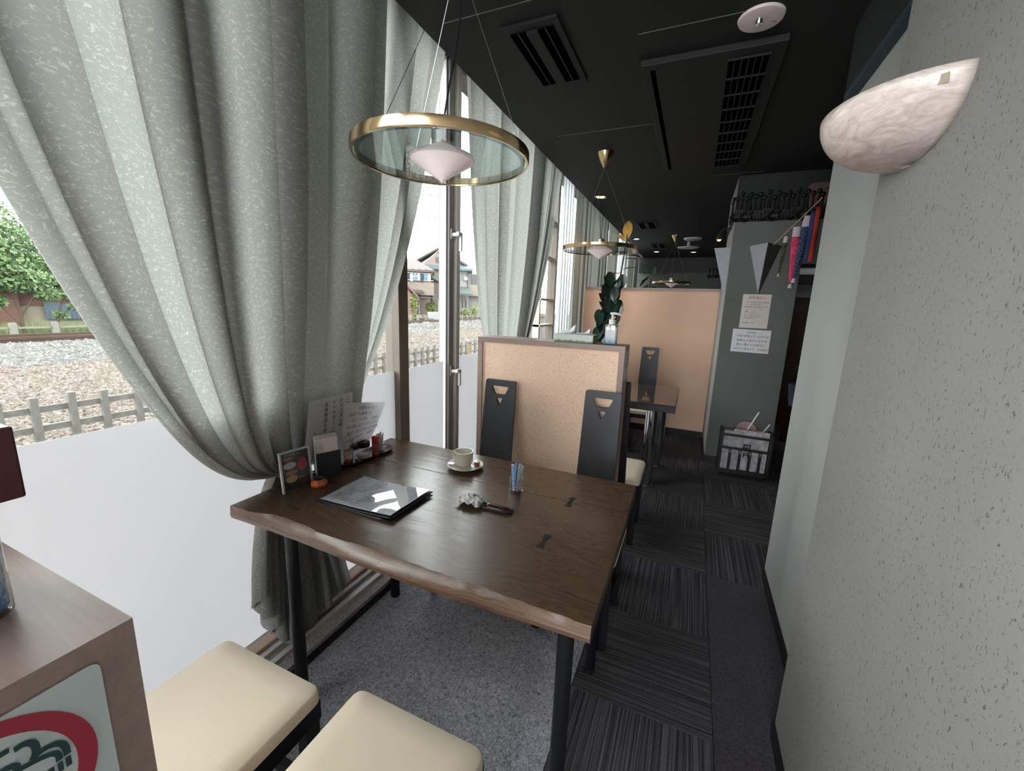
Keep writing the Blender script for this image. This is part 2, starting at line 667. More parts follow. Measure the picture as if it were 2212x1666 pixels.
# felt strip in the window bays, carpet tiles in the aisle, each tile a piece of the floor
B().box(-1.28, -0.286, -4.0, 2.10, -0.012, 0.0).build('felt_carpet', 'felt', floor, smooth=False)
cols = [(-0.284 + 0.5 * k, -0.284 + 0.5 * (k + 1)) for k in range(-2, 5)]
rows = [-1.15 + 0.5 * k for k in range(-6, 23)]
kinds0 = {1.35: 'tile_y', 1.85: 'tile_x', 0.85: 'tile_x', 2.35: 'tile_y', 2.85: 'tile_x'}
for (cx0, cx1) in cols:
    ci = round((cx0 + 0.284) / 0.5)
    for y0 in rows:
        if cx0 < -0.3 and y0 < 2.0:
            continue
        k = round((y0 - 1.35) / 0.5)
        if ci == 1 and y0 < 2.3:
            mt = 'tile_plain'
        elif ci == 0 and k in (0,):
            mt = 'tile_y'
        elif ci == 0 and k in (1, -1):
            mt = 'tile_x'
        else:
            mt = 'tile_x' if (k + ci) % 2 else 'tile_y'
        xa, xb = max(cx0, -1.28), cx1
        B().box(xa + 0.0012, xb - 0.0012, y0 + 0.0012, y0 + 0.4988, -0.012, 0.0005).build('carpet_tile', mt, floor, smooth=False)

ceil = struct(B().box(-1.205, 2.4, -4.0, 10.35, ZC, 2.96).build('ceiling', 'ceiling', smooth=False))
for (x0, x1, y) in ((-1.0, -0.25, 2.98), (-1.1, -0.5, 1.7), (-0.35, 0.1, 2.05), (0.0, 0.4, 4.2)):
    B().box(x0, x1, y, y + 0.004, ZC - 0.0015, ZC + 0.01).build('panel_joint', 'pillar', ceil, smooth=False)
struct(B().box(-1.66, -1.2, -4.0, 10.35, 2.96, 3.1).build('trim_1', 'ceiling', smooth=False))      # top of the curtain recess
struct(B().box(-1.85, 2.6, -4.2, -4.0, -0.1, 3.1).build('wall_back', 'wall_s', smooth=False))
w9 = bpy.data.objects.new('window_9', None)  # unseen window added on the back wall to go with the fill light
w9.location = (-0.3, -3.98, 1.6)
COL.objects.link(w9)
struct(w9)
B().box(-1.42, 0.82, -4.0, -3.99, 0.48, 2.56).build('pane', 'film', w9, smooth=False)
for (_a, _b, _c, _d) in ((-1.45, -1.40, 0.45, 2.59), (0.80, 0.85, 0.45, 2.59), (-0.33, -0.27, 0.45, 2.59), (-1.45, 0.85, 0.45, 0.50), (-1.45, 0.85, 2.54, 2.59)):
    B().box(_a, _b, -4.0, -3.96, _c, _d).build('frame_bar', 'alu', w9, smooth=False)
struct(B().box(2.4, 2.6, -4.2, 10.5, -0.1, 3.1).build('wall_far_right', 'pillar', smooth=False))
fw = struct(B().box(-1.66, 2.4, 10.3, 10.5, -0.1, 3.1).build('wall_front', 'pillar', smooth=False))
B().box(-1.3, 2.4, 10.26, 10.32, 2.27, 2.62).build('dark_header', 'base_black', fw, smooth=False)

# right side wall: near speckled wall, recessed smooth pier, green beam over it
struct(B().box(0.407, 0.95, -4.0, 1.467, 0.0, ZC + 0.02).build('wall_right', 'wall_r', smooth=False, bevel=0.004))
struct(B().box(0.507, 0.95, 1.467, 2.466, 0.0, 2.352).build('wall_right_recess', 'wall_s', smooth=False, bevel=0.004))
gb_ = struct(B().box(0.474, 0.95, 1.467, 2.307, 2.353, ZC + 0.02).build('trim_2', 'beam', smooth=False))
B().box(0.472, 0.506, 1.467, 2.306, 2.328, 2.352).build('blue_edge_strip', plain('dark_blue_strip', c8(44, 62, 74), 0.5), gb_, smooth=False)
struct(B().box(0.400, 0.42, -4.0, 1.470, 0.0, 0.062).build('baseboard_right', 'base_black', smooth=False))
struct(B().box(0.499, 0.52, 1.470, 2.470, 0.0, 0.062).build('baseboard_right_recess', 'base_black', smooth=False))

# second pillar with lintel, dark painted band on top
pil = struct(B().box(0.232, 0.775, 4.28, 5.24, 0.0, 2.225).build('wall_pillar', 'pillar', smooth=False, bevel=0.006))
B().box(0.225, 0.776, 4.272, 5.24, 2.225, ZC + 0.02).build('dark_painted_band', 'beam', pil, smooth=False)
B().box(0.224, 0.226, 4.33, 5.23, 2.3, ZC).build('light_side_face', 'wall_s', pil, smooth=False)
B().box(0.229, 0.2325, 4.285, 5.09, 0.08, 2.225).build('pale_side_plaster', 'wall_s', pil, smooth=False)
B().box(0.226, 0.778, 4.272, 5.09, 0.0, 0.075).build('skirting', 'base_black', pil, smooth=False)
lint = struct(B().box(0.776, 2.4, 4.30, 4.60, 1.87, ZC + 0.02).build('wall_lintel', 'pillar', smooth=False))
B().box(0.776, 2.4, 4.285, 4.31, 2.225, ZC + 0.01).build('dark_painted_band', 'beam', lint, smooth=False)
_pp = rounded([(0.735, 2.226), (0.735, 2.5), (1.5, 2.5), (1.5, 2.226)], 0.05)
B().prism(_pp, lambda a, b, d: (a, d, b), 4.262, 4.284).build('rounded_brown_panel', plain('brown_board', c8(92, 70, 62), 0.6), lint, smooth=False)
# room beyond the lintel
wb = struct(B().box(0.85, 2.4, 6.4, 6.55, 0, 2.6).build('wall_kitchen', plain('kitchen_brown_wall', c8(60, 42, 30), 0.6, var=0.25, scale=6), smooth=False))
B().box(0.85, 2.4, 6.36, 6.41, 1.66, 1.82).build('grey_board', 'pillar', wb, smooth=False)
B().box(0.85, 2.4, 6.30, 6.41, 1.83, 1.93).build('dark_shelf_edge', 'base_black', wb, smooth=False)
B().box(0.85, 2.4, 6.33, 6.41, 1.94, 2.13).build('pale_cupboard_front', 'wall_s', wb, smooth=False)
B().box(0.85, 2.4, 6.32, 6.41, 2.02, 2.035).build('dark_gap', 'base_black', wb, smooth=False)
lf = thing('strip_light', (1.55, 6.1, 2.23), 'lit white strip light in the room seen past the carp streamers', 'light')
B().box(1.15, 1.95, 6.06, 6.14, 2.2, 2.24).build('housing', 'white', lf)
for _x in (1.25, 1.85):
    B().cyl((_x, 6.1, 2.235), (_x, 6.1, 2.6), 0.006, n=8).build('hanger_rod', 'steel', lf)
B().box(1.17, 1.93, 6.07, 6.13, 2.18, 2.2).build('tube', emit('lit_tube', (1, 0.98, 0.95, 1), 5.0), lf)


# ------------------------------------------------------------------ window wall
XG = -1.5
t3 = struct(B().box(-1.472, -1.28, -4.0, 10.35, -0.12, 0.05).build('trim_3', 'stone', smooth=False))      # washed pebble sill
B().box(-1.75, -1.472, -4.0, 10.35, -0.12, 0.05).build('outer_sill', mat_felt('darkened_pebble_sill', x8(60, 58, 58), x8(112, 110, 108), 140, 0.8), t3, smooth=False)  # same pebble stone, colour darkened to offset the bright outdoor light
struct(B().box(-1.285, -1.272, -4.0, 10.35, -0.02, 0.03).build('baseboard_left', 'base_black', smooth=False))
tr = struct(B().box(-1.47, -1.42, -4.0, 10.3, 0.05, 0.085).build('trim_4', 'rail_beige', smooth=False, bevel=0.004))
for xa, m_ in ((-1.405, 'alu_l'), (-1.375, 'alu_d'), (-1.345, 'alu_l')):
    B().box(xa - 0.012, xa + 0.012, -4.0, 10.3, 0.05, 0.068 if m_ != 'alu_d' else 0.055).build('track_rail', m_, tr, smooth=False)
struct(B().box(-1.62, -1.40, -4.0, 10.35, 2.86, 2.97).build('trim_5', 'alu_d', smooth=False))
panes = [(-4.0, -2.2), (-2.2, -0.35), (-0.35, 1.82), (1.90, 2.315), (2.45, 4.50), (4.56, 6.5), (6.56, 8.4), (8.46, 10.25)]
for i, (ya, yb) in enumerate(panes):
    w = bpy.data.objects.new('window_%d' % (i + 1), None)
    w.location = (XG, (ya + yb) / 2, 0.06)
    COL.objects.link(w)
    struct(w)
    B().box(XG - 0.004, XG + 0.004, ya, yb, 0.05, 2.88).build('pane', 'glass', w, smooth=False)
    B().box(XG + 0.0045, XG + 0.006, ya, yb, 0.070, 1.064 if i != 4 else 1.078).build('frosted_film', 'film', w, smooth=False)
    f = B()
    if i == 3:
        f.box(XG - 0.02, XG + 0.02, ya - 0.004, ya + 0.006, 0.06, 2.88)
    f.box(XG - 0.02, XG + 0.025, ya, yb, 0.05, 0.075)
    f.box(XG - 0.02, XG + 0.025, ya, yb, 2.84, 2.88)
    f.build('rail_frame', 'alu_d', w, smooth=False)
    if i == 4:
        for zz in (0.95, 1.23, 1.5, 1.93, 2.3):
            B().box(XG - 0.03, XG + 0.05, 4.05, yb, zz, zz + 0.022).build('glazing_bar', 'alu_l', w, smooth=False)
        B().box(XG - 0.03, XG + 0.04, 4.05, 4.08, 0.05, 2.86).build('stile', 'alu', w, smooth=False)
posts = [(-2.23, -2.17), (-0.38, -0.32), (1.82, 1.90), (4.50, 4.56), (6.5, 6.56), (8.4, 8.46), (10.2, 10.3)]
for k, (ya, yb) in enumerate(posts):
    o = B().box(XG - 0.05, XG + 0.045, ya, yb, 0.05, 2.9)
    struct(o.build('trim_%d' % (6 + k), 'post_brown', smooth=False, bevel=0.003))
# the opening sash: light stile, dark jamb, grey sash profile with two handles
mu = struct(B().box(XG - 0.05, XG + 0.03, 2.345, 2.40, 0.05, 2.9).build('trim_13', 'alu_d', smooth=False, bevel=0.003))
B().box(XG - 0.03, XG + 0.012, 2.332, 2.343, 0.05, 2.9).build('light_stile', 'alu_l', mu, smooth=False)
B().box(XG - 0.03, XG + 0.05, 2.402, 2.452, 0.05, 2.9).build('sash_stile', 'alu', mu, smooth=False, bevel=0.008)
for zh in (1.87, 0.995):
    h = B().box(XG + 0.03, XG + 0.042, 2.352, 2.385, zh - 0.03, zh + 0.035)
    h.build('handle_plate', 'alu_d', mu, smooth=False, bevel=0.002)
    h = B()
    h.cyl((XG + 0.04, 2.368, zh), (XG + 0.085, 2.368, zh), 0.012)
    h.box(XG + 0.075, XG + 0.093, 2.355, 2.40, zh - 0.008, zh + 0.016)
    h.box(XG + 0.075, XG + 0.093, 2.385, 2.403, zh - 0.10, zh + 0.01)
    h.build('lever_handle', 'white', mu, smooth=False, bevel=0.003)


# ------------------------------------------------------------------ curtains
def curtain(name, label, group, yT0, yT1, xb, zT, tie, p0, p1, folds, amp, seed, tail=None, mat='curtain', twist=1, bundle=0.09, xtie=-1.445):
    rnd = random.Random(seed)
    NS, NTT, NB = folds * 18 + 1, 46, 22
    ny = rnd.uniform(0, 10)
    knots = [0]
    for i in range(folds):
        knots.append(knots[-1] + rnd.uniform(0.35, 1.75))
    knots = [k / knots[-1] for k in knots]
    amps = [rnd.uniform(0.45, 1.3) for _ in range(folds + 1)]
    yt, zt = tie
    b = B()
    uv = []
    rowsN = NTT + (NB if tail else 0)
    width = (yT1 - yT0) * 1.7
    for i in range(NS):
        s = i / (NS - 1)
        k = min(folds - 1, int(s * folds))
        fr = s * folds - k
        w = knots[k] + (knots[k + 1] - knots[k]) * fr
        ph = 2 * PI * s * folds
        am = amp * (amps[k] * (1 - fr) + amps[k + 1] * fr)
        y0 = yT0 + (yT1 - yT0) * w
        p = p0 + (p1 - p0) * w
        D = y0 - yt
        prev = None
        arc = 0
        for j in range(rowsN):
            if j < NTT:
                t = (1 - j / (NTT - 1)) ** 1.8
                z = zt + (zT - zt) * t
                dy = D * (t ** p)
                y = yt + dy
                e = 0.26 + 0.74 * min(1, t * 1.8) ** 0.8
                t2 = max(0, t - 0.01)
                tg = Vector((D * ((t + 0.01) ** p - t2 ** p), (zT - zt) * (t + 0.01 - t2)))
                tg = tg.normalized() if tg.length > 0 else Vector((0, 1))
                gat = (1 - min(1, t * 5)) ** 2
                n = Vector((tg.y, -tg.x))
                wob = 0.25 * math.sin(3.1 * t + ny + k)
                off = am * e * (0.85 * math.sin(ph) + 0.16 * math.sin(2 * ph + wob)) * twist
                y += n.x * off + gat * (w - 0.5) * bundle * (1 if D * (1) > -9 else 1)
                z += n.y * off * 0.8
                x = xb + (xtie - xb) * (1 - t ** 0.6) + am * e * (0.72 * math.cos(ph + 0.6 * wob) + 0.3 * math.sin(0.5 * ph + ny)) + gat * 0.02 * math.cos(ph)
            else:
                u = (j - NTT + 1) / NB
                ya, yb, hem = tail
                zb = hem(w)
                z = zt - (zt - zb) * u
                y = yt + (w - 0.5) * bundle * (1 - u) + (ya + (yb - ya) * w) * (u ** 0.62)
                e = 0.26 + 0.5 * u ** 0.7
                x = xtie + am * e * (math.sin(ph + 0.8 * u) + 0.3 * math.sin(2 * ph + 2 * u)) + 0.045 * u
                y += am * e * 0.4 * math.sin(2 * ph)
                z += (0.012 * math.sin(ph * 1.5)) * u
            pt = Vector((x, y, z))
            if prev is not None:
                arc += (pt - prev).length
            prev = pt
            b.v.append(tuple(pt))
            uv.append((w * width, arc))
    for i in range(NS - 1):
        for j in range(rowsN - 1):
            a = i * rowsN + j
            b.f.append((a, a + rowsN, a + rowsN + 1, a + 1))
    b.uv = uv
    root = thing(name, (xb, yt, zt), label, 'curtain', group)
    b.build('fabric', mat, root, ang=180)
    return root


hemA = lambda w: 0.34 - 0.26 * min(1, w / 0.3) if w < 0.3 else 0.075 + 0.02 * math.sin(9 * w)
ca = curtain('curtain', 'sage green curtain swept from the near left to its tie by the wooden table', None,
             0.08, 1.63, -1.35, 2.93, (1.08, 0.775), 0.45, 0.16, 11, 0.062, 3, (-0.21, 0.12, hemA))
cb = curtain('curtain', 'sage green curtain drawn left from the window handles to the table end', None,
             1.0, 2.22, -1.425, 2.93, (1.09, 0.775), 0.2, 0.47, 8, 0.04, 8, (0.06, 0.26, lambda w: 0.095 + 0.01 * math.sin(14 * w)), xtie=-1.46)
tb = B()
tb.lathe([(0.066, -0.03), (0.074, -0.02), (0.074, 0.02), (0.066, 0.03)], (-1.448, 1.08, 0.775), 24, 0.55, 0.95)
tb.build('tieback', 'curtain', ca)
cc = curtain('curtain', 'sage green curtain just right of the window handles, above the tissue box partition', None,
             2.25, 3.62, -1.34, 2.93, (3.2, 0.85), 0.36, 0.2, 9, 0.05, 21, (-0.15, 0.2, lambda w: 0.1))
cd = curtain('curtain', 'sage green curtain behind the near pendant lamp rim, pulled left above the partition', None,
             3.45, 4.32, -1.40, 2.93, (3.2, 0.85), 0.2, 0.47, 8, 0.04, 27, (-0.1, 0.25, lambda w: 0.1))


def hanging(name, label, y0, y1, xb, folds, amp, seed, mat='curtain', z0=0.09):
    rnd = random.Random(seed)
    NS, NZ = folds * 14 + 1, 14
    b = B()
    uv = []
    amps = [rnd.uniform(0.6, 1.3) for _ in range(folds + 2)]
    for i in range(NS):
        s = i / (NS - 1)
        k = min(folds - 1, int(s * folds))
        ph = 2 * PI * s * folds
        for j in range(NZ):
            t = j / (NZ - 1)
            z = 2.93 + (z0 - 2.93) * t
            a = amp * amps[k] * (0.8 + 0.3 * t)
            b.v.append((xb + a * math.sin(ph + 0.4 * t), y0 + (y1 - y0) * s + a * 0.5 * math.sin(2 * ph), z))
            uv.append((s * (y1 - y0) * 1.6, z))
    for i in range(NS - 1):
        for j in range(NZ - 1):
            a = i * NZ + j
            b.f.append((a, a + NZ, a + NZ + 1, a + 1))
    b.uv = uv
    o = b.build(name, mat, None, ang=180)
    tag(o, label, 'curtain')
    return o


hanging('sheer_curtain', 'narrow white sheer curtain between the window bars and the straight sage curtain', 4.55, 4.95, -1.43, 4, 0.03, 5, 'sheer')
hanging('curtain', 'straight hanging sage curtain lit orange by a downlight, left of the rubber plant', 4.80, 6.55, -1.34, 8, 0.06, 6, 'curtain_dim')
hanging('curtain', 'sage curtain behind the top of the rubber plant', 6.7, 7.6, -1.34, 4, 0.055, 7, 'curtain_dim')
hanging('sheer_curtain', 'white sheer curtain right behind the rubber plant stem', 7.5, 8.9, -1.42, 8, 0.04, 9, 'sheer')
hanging('curtain', 'farthest sage curtain at the end corner of the room', 8.8, 10.1, -1.34, 7, 0.055, 10, 'curtain_dim')


# ================================================================== PARTITIONS
def partition(label, x0, x1, y0, y1, h, fw, panel_mat, ends=(True, True)):
    r = thing('partition', ((x0 + x1) / 2, (y0 + y1) / 2, 0), label, 'partition')
    e1 = x1 - (fw if ends[1] else 0)
    e0 = x0 + (fw if ends[0] else 0)
    B().box(e0, e1, y0 + 0.012, y1 - 0.012, 0.0, h - fw).build('panel', panel_mat, r, smooth=False)
    B().box(x0, x1, y0, y1, h - fw, h).build('top_rail', 'frame_wood', r, smooth=False)
    if ends[0]:
        B().box(x0, e0, y0, y1, 0, h - fw).build('end_post', 'frame_wood', r, smooth=False)
    if ends[1]:
        B().box(e1, x1, y0, y1, 0, h - fw).build('end_post', 'frame_wood', r, smooth=False)
    return r


p1 = partition('waist high tan plaster partition with brown frame behind two black chairs', -1.095, -0.29, 2.05, 2.20, 1.268, 0.028, 'tan')
p2 = partition('tall tan plaster partition behind the dark table with chrome legs', -1.26, 0.228, 5.1, 5.22, 1.69, 0.032, 'tan2', (False, False))
B().box(-1.25, 0.225, 5.092, 5.105, 0.0, 0.075).build('skirting', 'base_black', p2, smooth=False)
p3 = partition('brown topped partition end at the lower left with a round red ringed sign', -1.25, -0.298, -0.04, 0.113, 1.252, 0.03, 'tan')


def no_smoking(root, x, yc, zt, w, h, s=1.0):
    """sticker on the end face x; reads along +y"""
    P = lambda a, b, d: (x + d, yc + a, zt + b)
    B().prism(rounded([(-w / 2, -h), (w / 2, -h), (w / 2, 0), (-w / 2, 0)], 0.006), P, 0.0004, 0.0012).build('sticker', plain('sticker_white', c8(198, 206, 206), 0.4, var=0.02), root, smooth=False)
    ring = B()
    n = 72
    R, r = 0.051 * s, 0.0425 * s
    cz = -0.049 * s - 0.0
    vs = []
    for i in range(n):
        t = 2 * PI * i / n
        vs += [P(R * math.cos(t), cz + R * math.sin(t), 0.0016), P(r * math.cos(t), cz + r * math.sin(t), 0.0016)]
    ring.add(vs, [(2 * i, 2 * ((i + 1) % n), 2 * ((i + 1) % n) + 1, 2 * i + 1) for i in range(n)])
    ring.build('red_ring', plain('sign_red', c8(168, 40, 62), 0.4), root, smooth=False)
    g = B()
    dk = plain('sign_dark_green', c8(26, 62, 66), 0.4)
    def stroke(pts, w):
        # smooth the polyline, then lay a ribbon of width w along it
        q = [Vector(p) for p in pts]
        for _ in range(2):
            o = [q[0]]
            for a, b in zip(q, q[1:]):
                o += [a * 0.75 + b * 0.25, a * 0.25 + b * 0.75]
            q = o + [q[-1]]
        vs = []
        for k, p in enumerate(q):
            d = (q[min(k + 1, len(q) - 1)] - q[max(k - 1, 0)]).normalized()
            nrm = Vector((-d.y, d.x)) * w / 2
            for e in (p + nrm, p - nrm):
                vs.append(P(e.x * s, e.y * s + cz, 0.0018 + len(g.f) * 1e-6))
        g.add(vs, [(2 * k, 2 * k + 2, 2 * k + 3, 2 * k + 1) for k in range(len(q) - 1)])
    stroke([(0.0215, 0.0272), (0.0252, 0.0276), (0.0284, 0.0240), (0.0285, 0.0186), (0.0268, 0.0152)], 0.0032)
    stroke([(0.0268, 0.0156), (0.0292, 0.0170), (0.0336, 0.0165), (0.0372, 0.0138), (0.0387, 0.0095), (0.0386, 0.0042)], 0.0030)
    stroke([(0.0100, 0.0270), (0.0150, 0.0296), (0.0200, 0.0293)], 0.0030)
    stroke([(0.0090, 0.0190), (0.0163, 0.0208), (0.0214, 0.0184), (0.0205, 0.0148)], 0.0030)
    stroke([(0.0205, 0.0150), (0.0252, 0.0140), (0.0297, 0.0128), (0.0340, 0.0108), (0.0356, 0.0080), (0.0354, 0.0040)], 0.0028)
    for (a0, a1) in ((0.0374, 0.0397), (0.0343, 0.0364), (-0.030, 0.0330)):
        g.add([P(a * s, cz + b * s, 0.0018) for a, b in ((a0, 0.0030), (a1, 0.0028), (a1, -0.0034), (a0, -0.0032))], [(0, 1, 2, 3)])
    g.build('smoke_symbol', dk, root, smooth=False)


no_smoking(p3, -0.298, 0.037, 1.238, 0.116, 0.17)
no_smoking(p1, -0.29, 2.125, 1.245, 0.11, 0.15, 0.9)


# ================================================================== MAIN TABLE
T = thing('dining_table', (-0.77, 1.25, 0), 'large dark wooden table with a live edge and black tube legs', 'table')
ZT = 0.735
X0, X1 = -1.397, -0.139


def wave(x):
    t = (x - X0) / (X1 - X0)
    pts = [(0, 0.004), (0.08, 0.007), (0.16, 0.030), (0.24, 0.030), (0.34, 0.020), (0.5, 0.034), (0.62, 0.030), (0.75, 0.024), (0.88, 0.014), (1, 0.006)]
    for (a, va), (b_, vb) in zip(pts, pts[1:]):
        if a <= t <= b_:
            f = (t - a) / (b_ - a)
            f = f * f * (3 - 2 * f)
            v = va + (vb - va) * f
            return v + 0.0012 * math.sin(t * 75) + 0.0008 * math.sin(t * 133 + 1)
    return 0.005


def frontline(x):
    t = (x - X0) / (X1 - X0)
    return 0.822 + 0.006 * math.sin(t * 7 + 0.5) - 0.012 * t * (1 - t)


NX = 90
bd = B()
cut = 1.112
for i in range(NX + 1):
    x = X0 + (X1 - X0) * i / NX
    yf = frontline(x)
    w = wave(x)
    prof = [(cut - 0.0003, 0.690), (cut - 0.0003, ZT), (yf + w, ZT), (yf + w * 0.45, ZT - 0.010), (yf + 0.002, ZT - 0.024), (yf, ZT - 0.03), (yf + 0.004, 0.690)]
    bd.v += [(x, y, z) for y, z in prof]
m = 7
for i in range(NX):
    for j in range(m):
        a, b_ = i * m + j, i * m + (j + 1) % m
        bd.f.append((a, a + m, b_ + m, b_))
bd.f += [tuple(range(m)), tuple(NX * m + j for j in range(m - 1, -1, -1))]
o = bd.build('board', 'table_wood', T, ang=25)
o.data.materials.append(MT['edge_wood'])
for p in o.data.polygons:
    c = p.center + Vector(T.location)
    if p.normal.y < -0.15 and c.y < 0.9:
        p.material_index = 1
B().box(X0 - 0.004, X1 + 0.0, cut + 0.0003, 1.4025, 0.690, ZT).build('board', 'table_wood', T, smooth=False, bevel=0.0006)
B().box(X0 - 0.008, X1 - 0.003, 1.4031, 1.674, 0.690, ZT).build('board', 'table_wood', T, smooth=False, bevel=0.004)
dkw = plain('ebony_key', c8(20, 16, 14), 0.5, spec=0.25)
for (xc, yc) in ((-0.351, 1.112), (-0.349, 1.403)):
    k = [(-0.013, -0.04), (0.013, -0.04), (0.005, 0), (0.013, 0.04), (-0.013, 0.04), (-0.005, 0)]
    B().prism(k, lambda a, b, d: (xc + a, yc + b, d), ZT - 0.006, ZT + 0.0006).build('butterfly_key', dkw, T, smooth=False)
for (x, y) in ((-1.165, 0.875), (-0.212, 0.90), (-1.225, 1.465), (-0.238, 1.45)):
    lg = B().cyl((x, y, 0.02), (x, y, 0.69), 0.0215, n=20).build('leg', 'black_metal', T)
    B().cyl((x, y, 0.0), (x, y, 0.022), 0.0225, n=20).build('rubber_foot', 'rubber', lg)
    B().box(x - 0.032, x + 0.032, y - 0.032, y + 0.032, 0.684, 0.690).build('mounting_plate', 'black_metal', T, smooth=False)


# ================================================================== STOOLS, CHAIRS
def cushion(w, d, z0, z1, r=0.03):
    """rounded vinyl pad centred on 0,0"""
    b = B()
    base = rounded([(-w / 2, -d / 2), (w / 2, -d / 2), (w / 2, d / 2), (-w / 2, d / 2)], r, 5)
    n = len(base)
    lv = [(1.0, z0), (1.0, z0 + (z1 - z0) * 0.55), (0.985, z0 + (z1 - z0) * 0.85), (0.95, z1)]
    for k, z in lv:
        kx = 1 - (1 - k) * 0.2 / w
        b.v += [(x * kx, y * kx, z) for x, y in base]
    for k in (0.7, 0.35):
        b.v += [(x * k, y * k, z1 + 0.006 * (1 - k)) for x, y in base]
    L = len(lv) + 2
    for j in range(L - 1):
        for i in range(n):
            b.f.append((j * n + i, j * n + (i + 1) % n, (j + 1) * n + (i + 1) % n, (j + 1) * n + i))
    b.f.append(tuple((L - 1) * n + i for i in range(n)))
    b.f.append(tuple(range(n - 1, -1, -1)))
    return b


def stool(x0, x1, y0, y1, label):
    cx, cy = (x0 + x1) / 2, (y0 + y1) / 2
    w, d = x1 - x0, y1 - y0
    r = thing('stool', (0, 0, 0), label, 'stool', 'cream topped stools on the near side of the table')
    cushion(w, d, 0.405, 0.44).build('seat', 'cream', r, ang=60)
    B().box(-w / 2 + 0.004, w / 2 - 0.004, -d / 2 + 0.004, d / 2 - 0.004, 0.345, 0.404).build('seat_frame', 'black_wood', r, smooth=False, bevel=0.004)
    for sx in (-1, 1):
        for sy in (-1, 1):
            a, b_ = sx * (w / 2 - 0.028), sy * (d / 2 - 0.028)
            B().box(a - 0.02, a + 0.02, b_ - 0.02, b_ + 0.02, 0, 0.345).build('leg', 'black_wood', r, smooth=False, bevel=0.003)
    for sy in (-1, 1):
        B().box(-w / 2 + 0.05, w / 2 - 0.05, sy * (d / 2 - 0.028) - 0.01, sy * (d / 2 - 0.028) + 0.01, 0.12, 0.15).build('stretcher', 'black_wood', r, smooth=False)
    r.location = (cx, cy, 0)
    return r


stool(-1.182, -0.795, 0.25, 0.655, 'cream topped stool nearest the window, beside the lower left partition')
stool(-0.712, -0.33, 0.29, 0.70, 'cream topped stool nearest the aisle, at the bottom of the picture')


def chair(label):
    """black chair with a tall narrow pierced back; faces -y, back at +y"""
    r = thing('dining_chair', (0, 0, 0), label, 'chair')
    cushion(0.36, 0.38, 0.405, 0.44, 0.05).build('seat', 'cream', r, ang=60)
    B().box(-0.17, 0.17, -0.18, 0.18, 0.36, 0.404).build('seat_frame', 'black_wood', r, smooth=False, bevel=0.006)
    for sx in (-1, 1):
        B().box(sx * 0.15 - 0.018, sx * 0.15 + 0.018, -0.17, -0.134, 0, 0.36).build('leg', 'black_wood', r, smooth=False, bevel=0.003)
        B().box(sx * 0.15 - 0.018, sx * 0.15 + 0.018, 0.134, 0.17, 0, 0.36).build('leg', 'black_wood', r, smooth=False, bevel=0.003)
        B().box(sx * 0.15 - 0.008, sx * 0.15 + 0.008, -0.134, 0.134, 0.13, 0.16).build('stretcher', 'black_wood', r, smooth=False)
    outer = rounded([(-0.098, 0.30), (0.098, 0.30), (0.088, 1.05), (-0.088, 1.05)], 0.012)
    h1 = rounded([(-0.052, 1.017), (0.052, 1.017), (0.030, 0.972), (-0.030, 0.972)], 0.012)
    h2 = rounded([(-0.020, 0.953), (0.020, 0.953), (0.0, 0.910)], 0.010)
    vs, fs = panel_with_holes(outer, [h1, h2], 0.018)
    b = B()
    a = math.radians(6.5)
    out = []
    for x, y, z in vs:
        z2 = z - 0.42
        out.append((x, 0.195 + y + z2 * math.sin(a), 0.42 + z2 * math.cos(a)))
    b.add(out, fs)
    b.build('backrest', 'black_wood', r, smooth=False)
    return r


ch = chair('black pierced back chair at the wooden table, left in front of the tan partition')
ch.location = (-0.922, 1.735, 0)
ch2 = dup(ch, (-0.367, 1.735, 0), 0, 'black pierced back chair at the wooden table, right end of the tan partition')
ch3 = dup(ch, (-0.372, 2.62, 0), PI, 'black chair seen edge on behind the right end of the tan partition')
ch4 = dup(ch, (-0.395, 4.42, 0), 0, 'black pierced back chair at the far side of the chrome legged table')
ch5 = dup(ch, (-0.90, 2.60, 0), PI, 'black chair hidden mostly behind the waist high partition, near the window')
ch6 = dup(ch, (-0.90, 4.42, 0), 0, 'black chair at the chrome legged table, next to the rubber plant')

# ------------------------------------------------------------------ second table
T2 = thing('dining_table', (-0.62, 3.7, 0), 'dark glossy table on chrome column legs behind the partition', 'table')
B().box(-1.2, -0.06, 3.29, 4.12, 0.68, 0.735).build('tabletop', plain('dark_gloss_top', c8(66, 56, 54), 0.07, var=0.1), T2, smooth=False, bevel=0.004)
B().box(-1.203, -0.057, 3.287, 4.123, 0.676, 0.725).build('edge_band', 'black_wood', T2, smooth=False, bevel=0.003)
for (x, y) in ((-0.23, 3.45), (-0.19, 3.97), (-1.05, 3.45), (-1.05, 3.97)):
    lg = B().cyl((x, y, 0.012), (x, y, 0.676), 0.052, n=32).build('leg', 'chrome', T2)
    B().cyl((x, y, 0), (x, y, 0.014), 0.055, n=32).build('foot_ring', 'steel', lg)


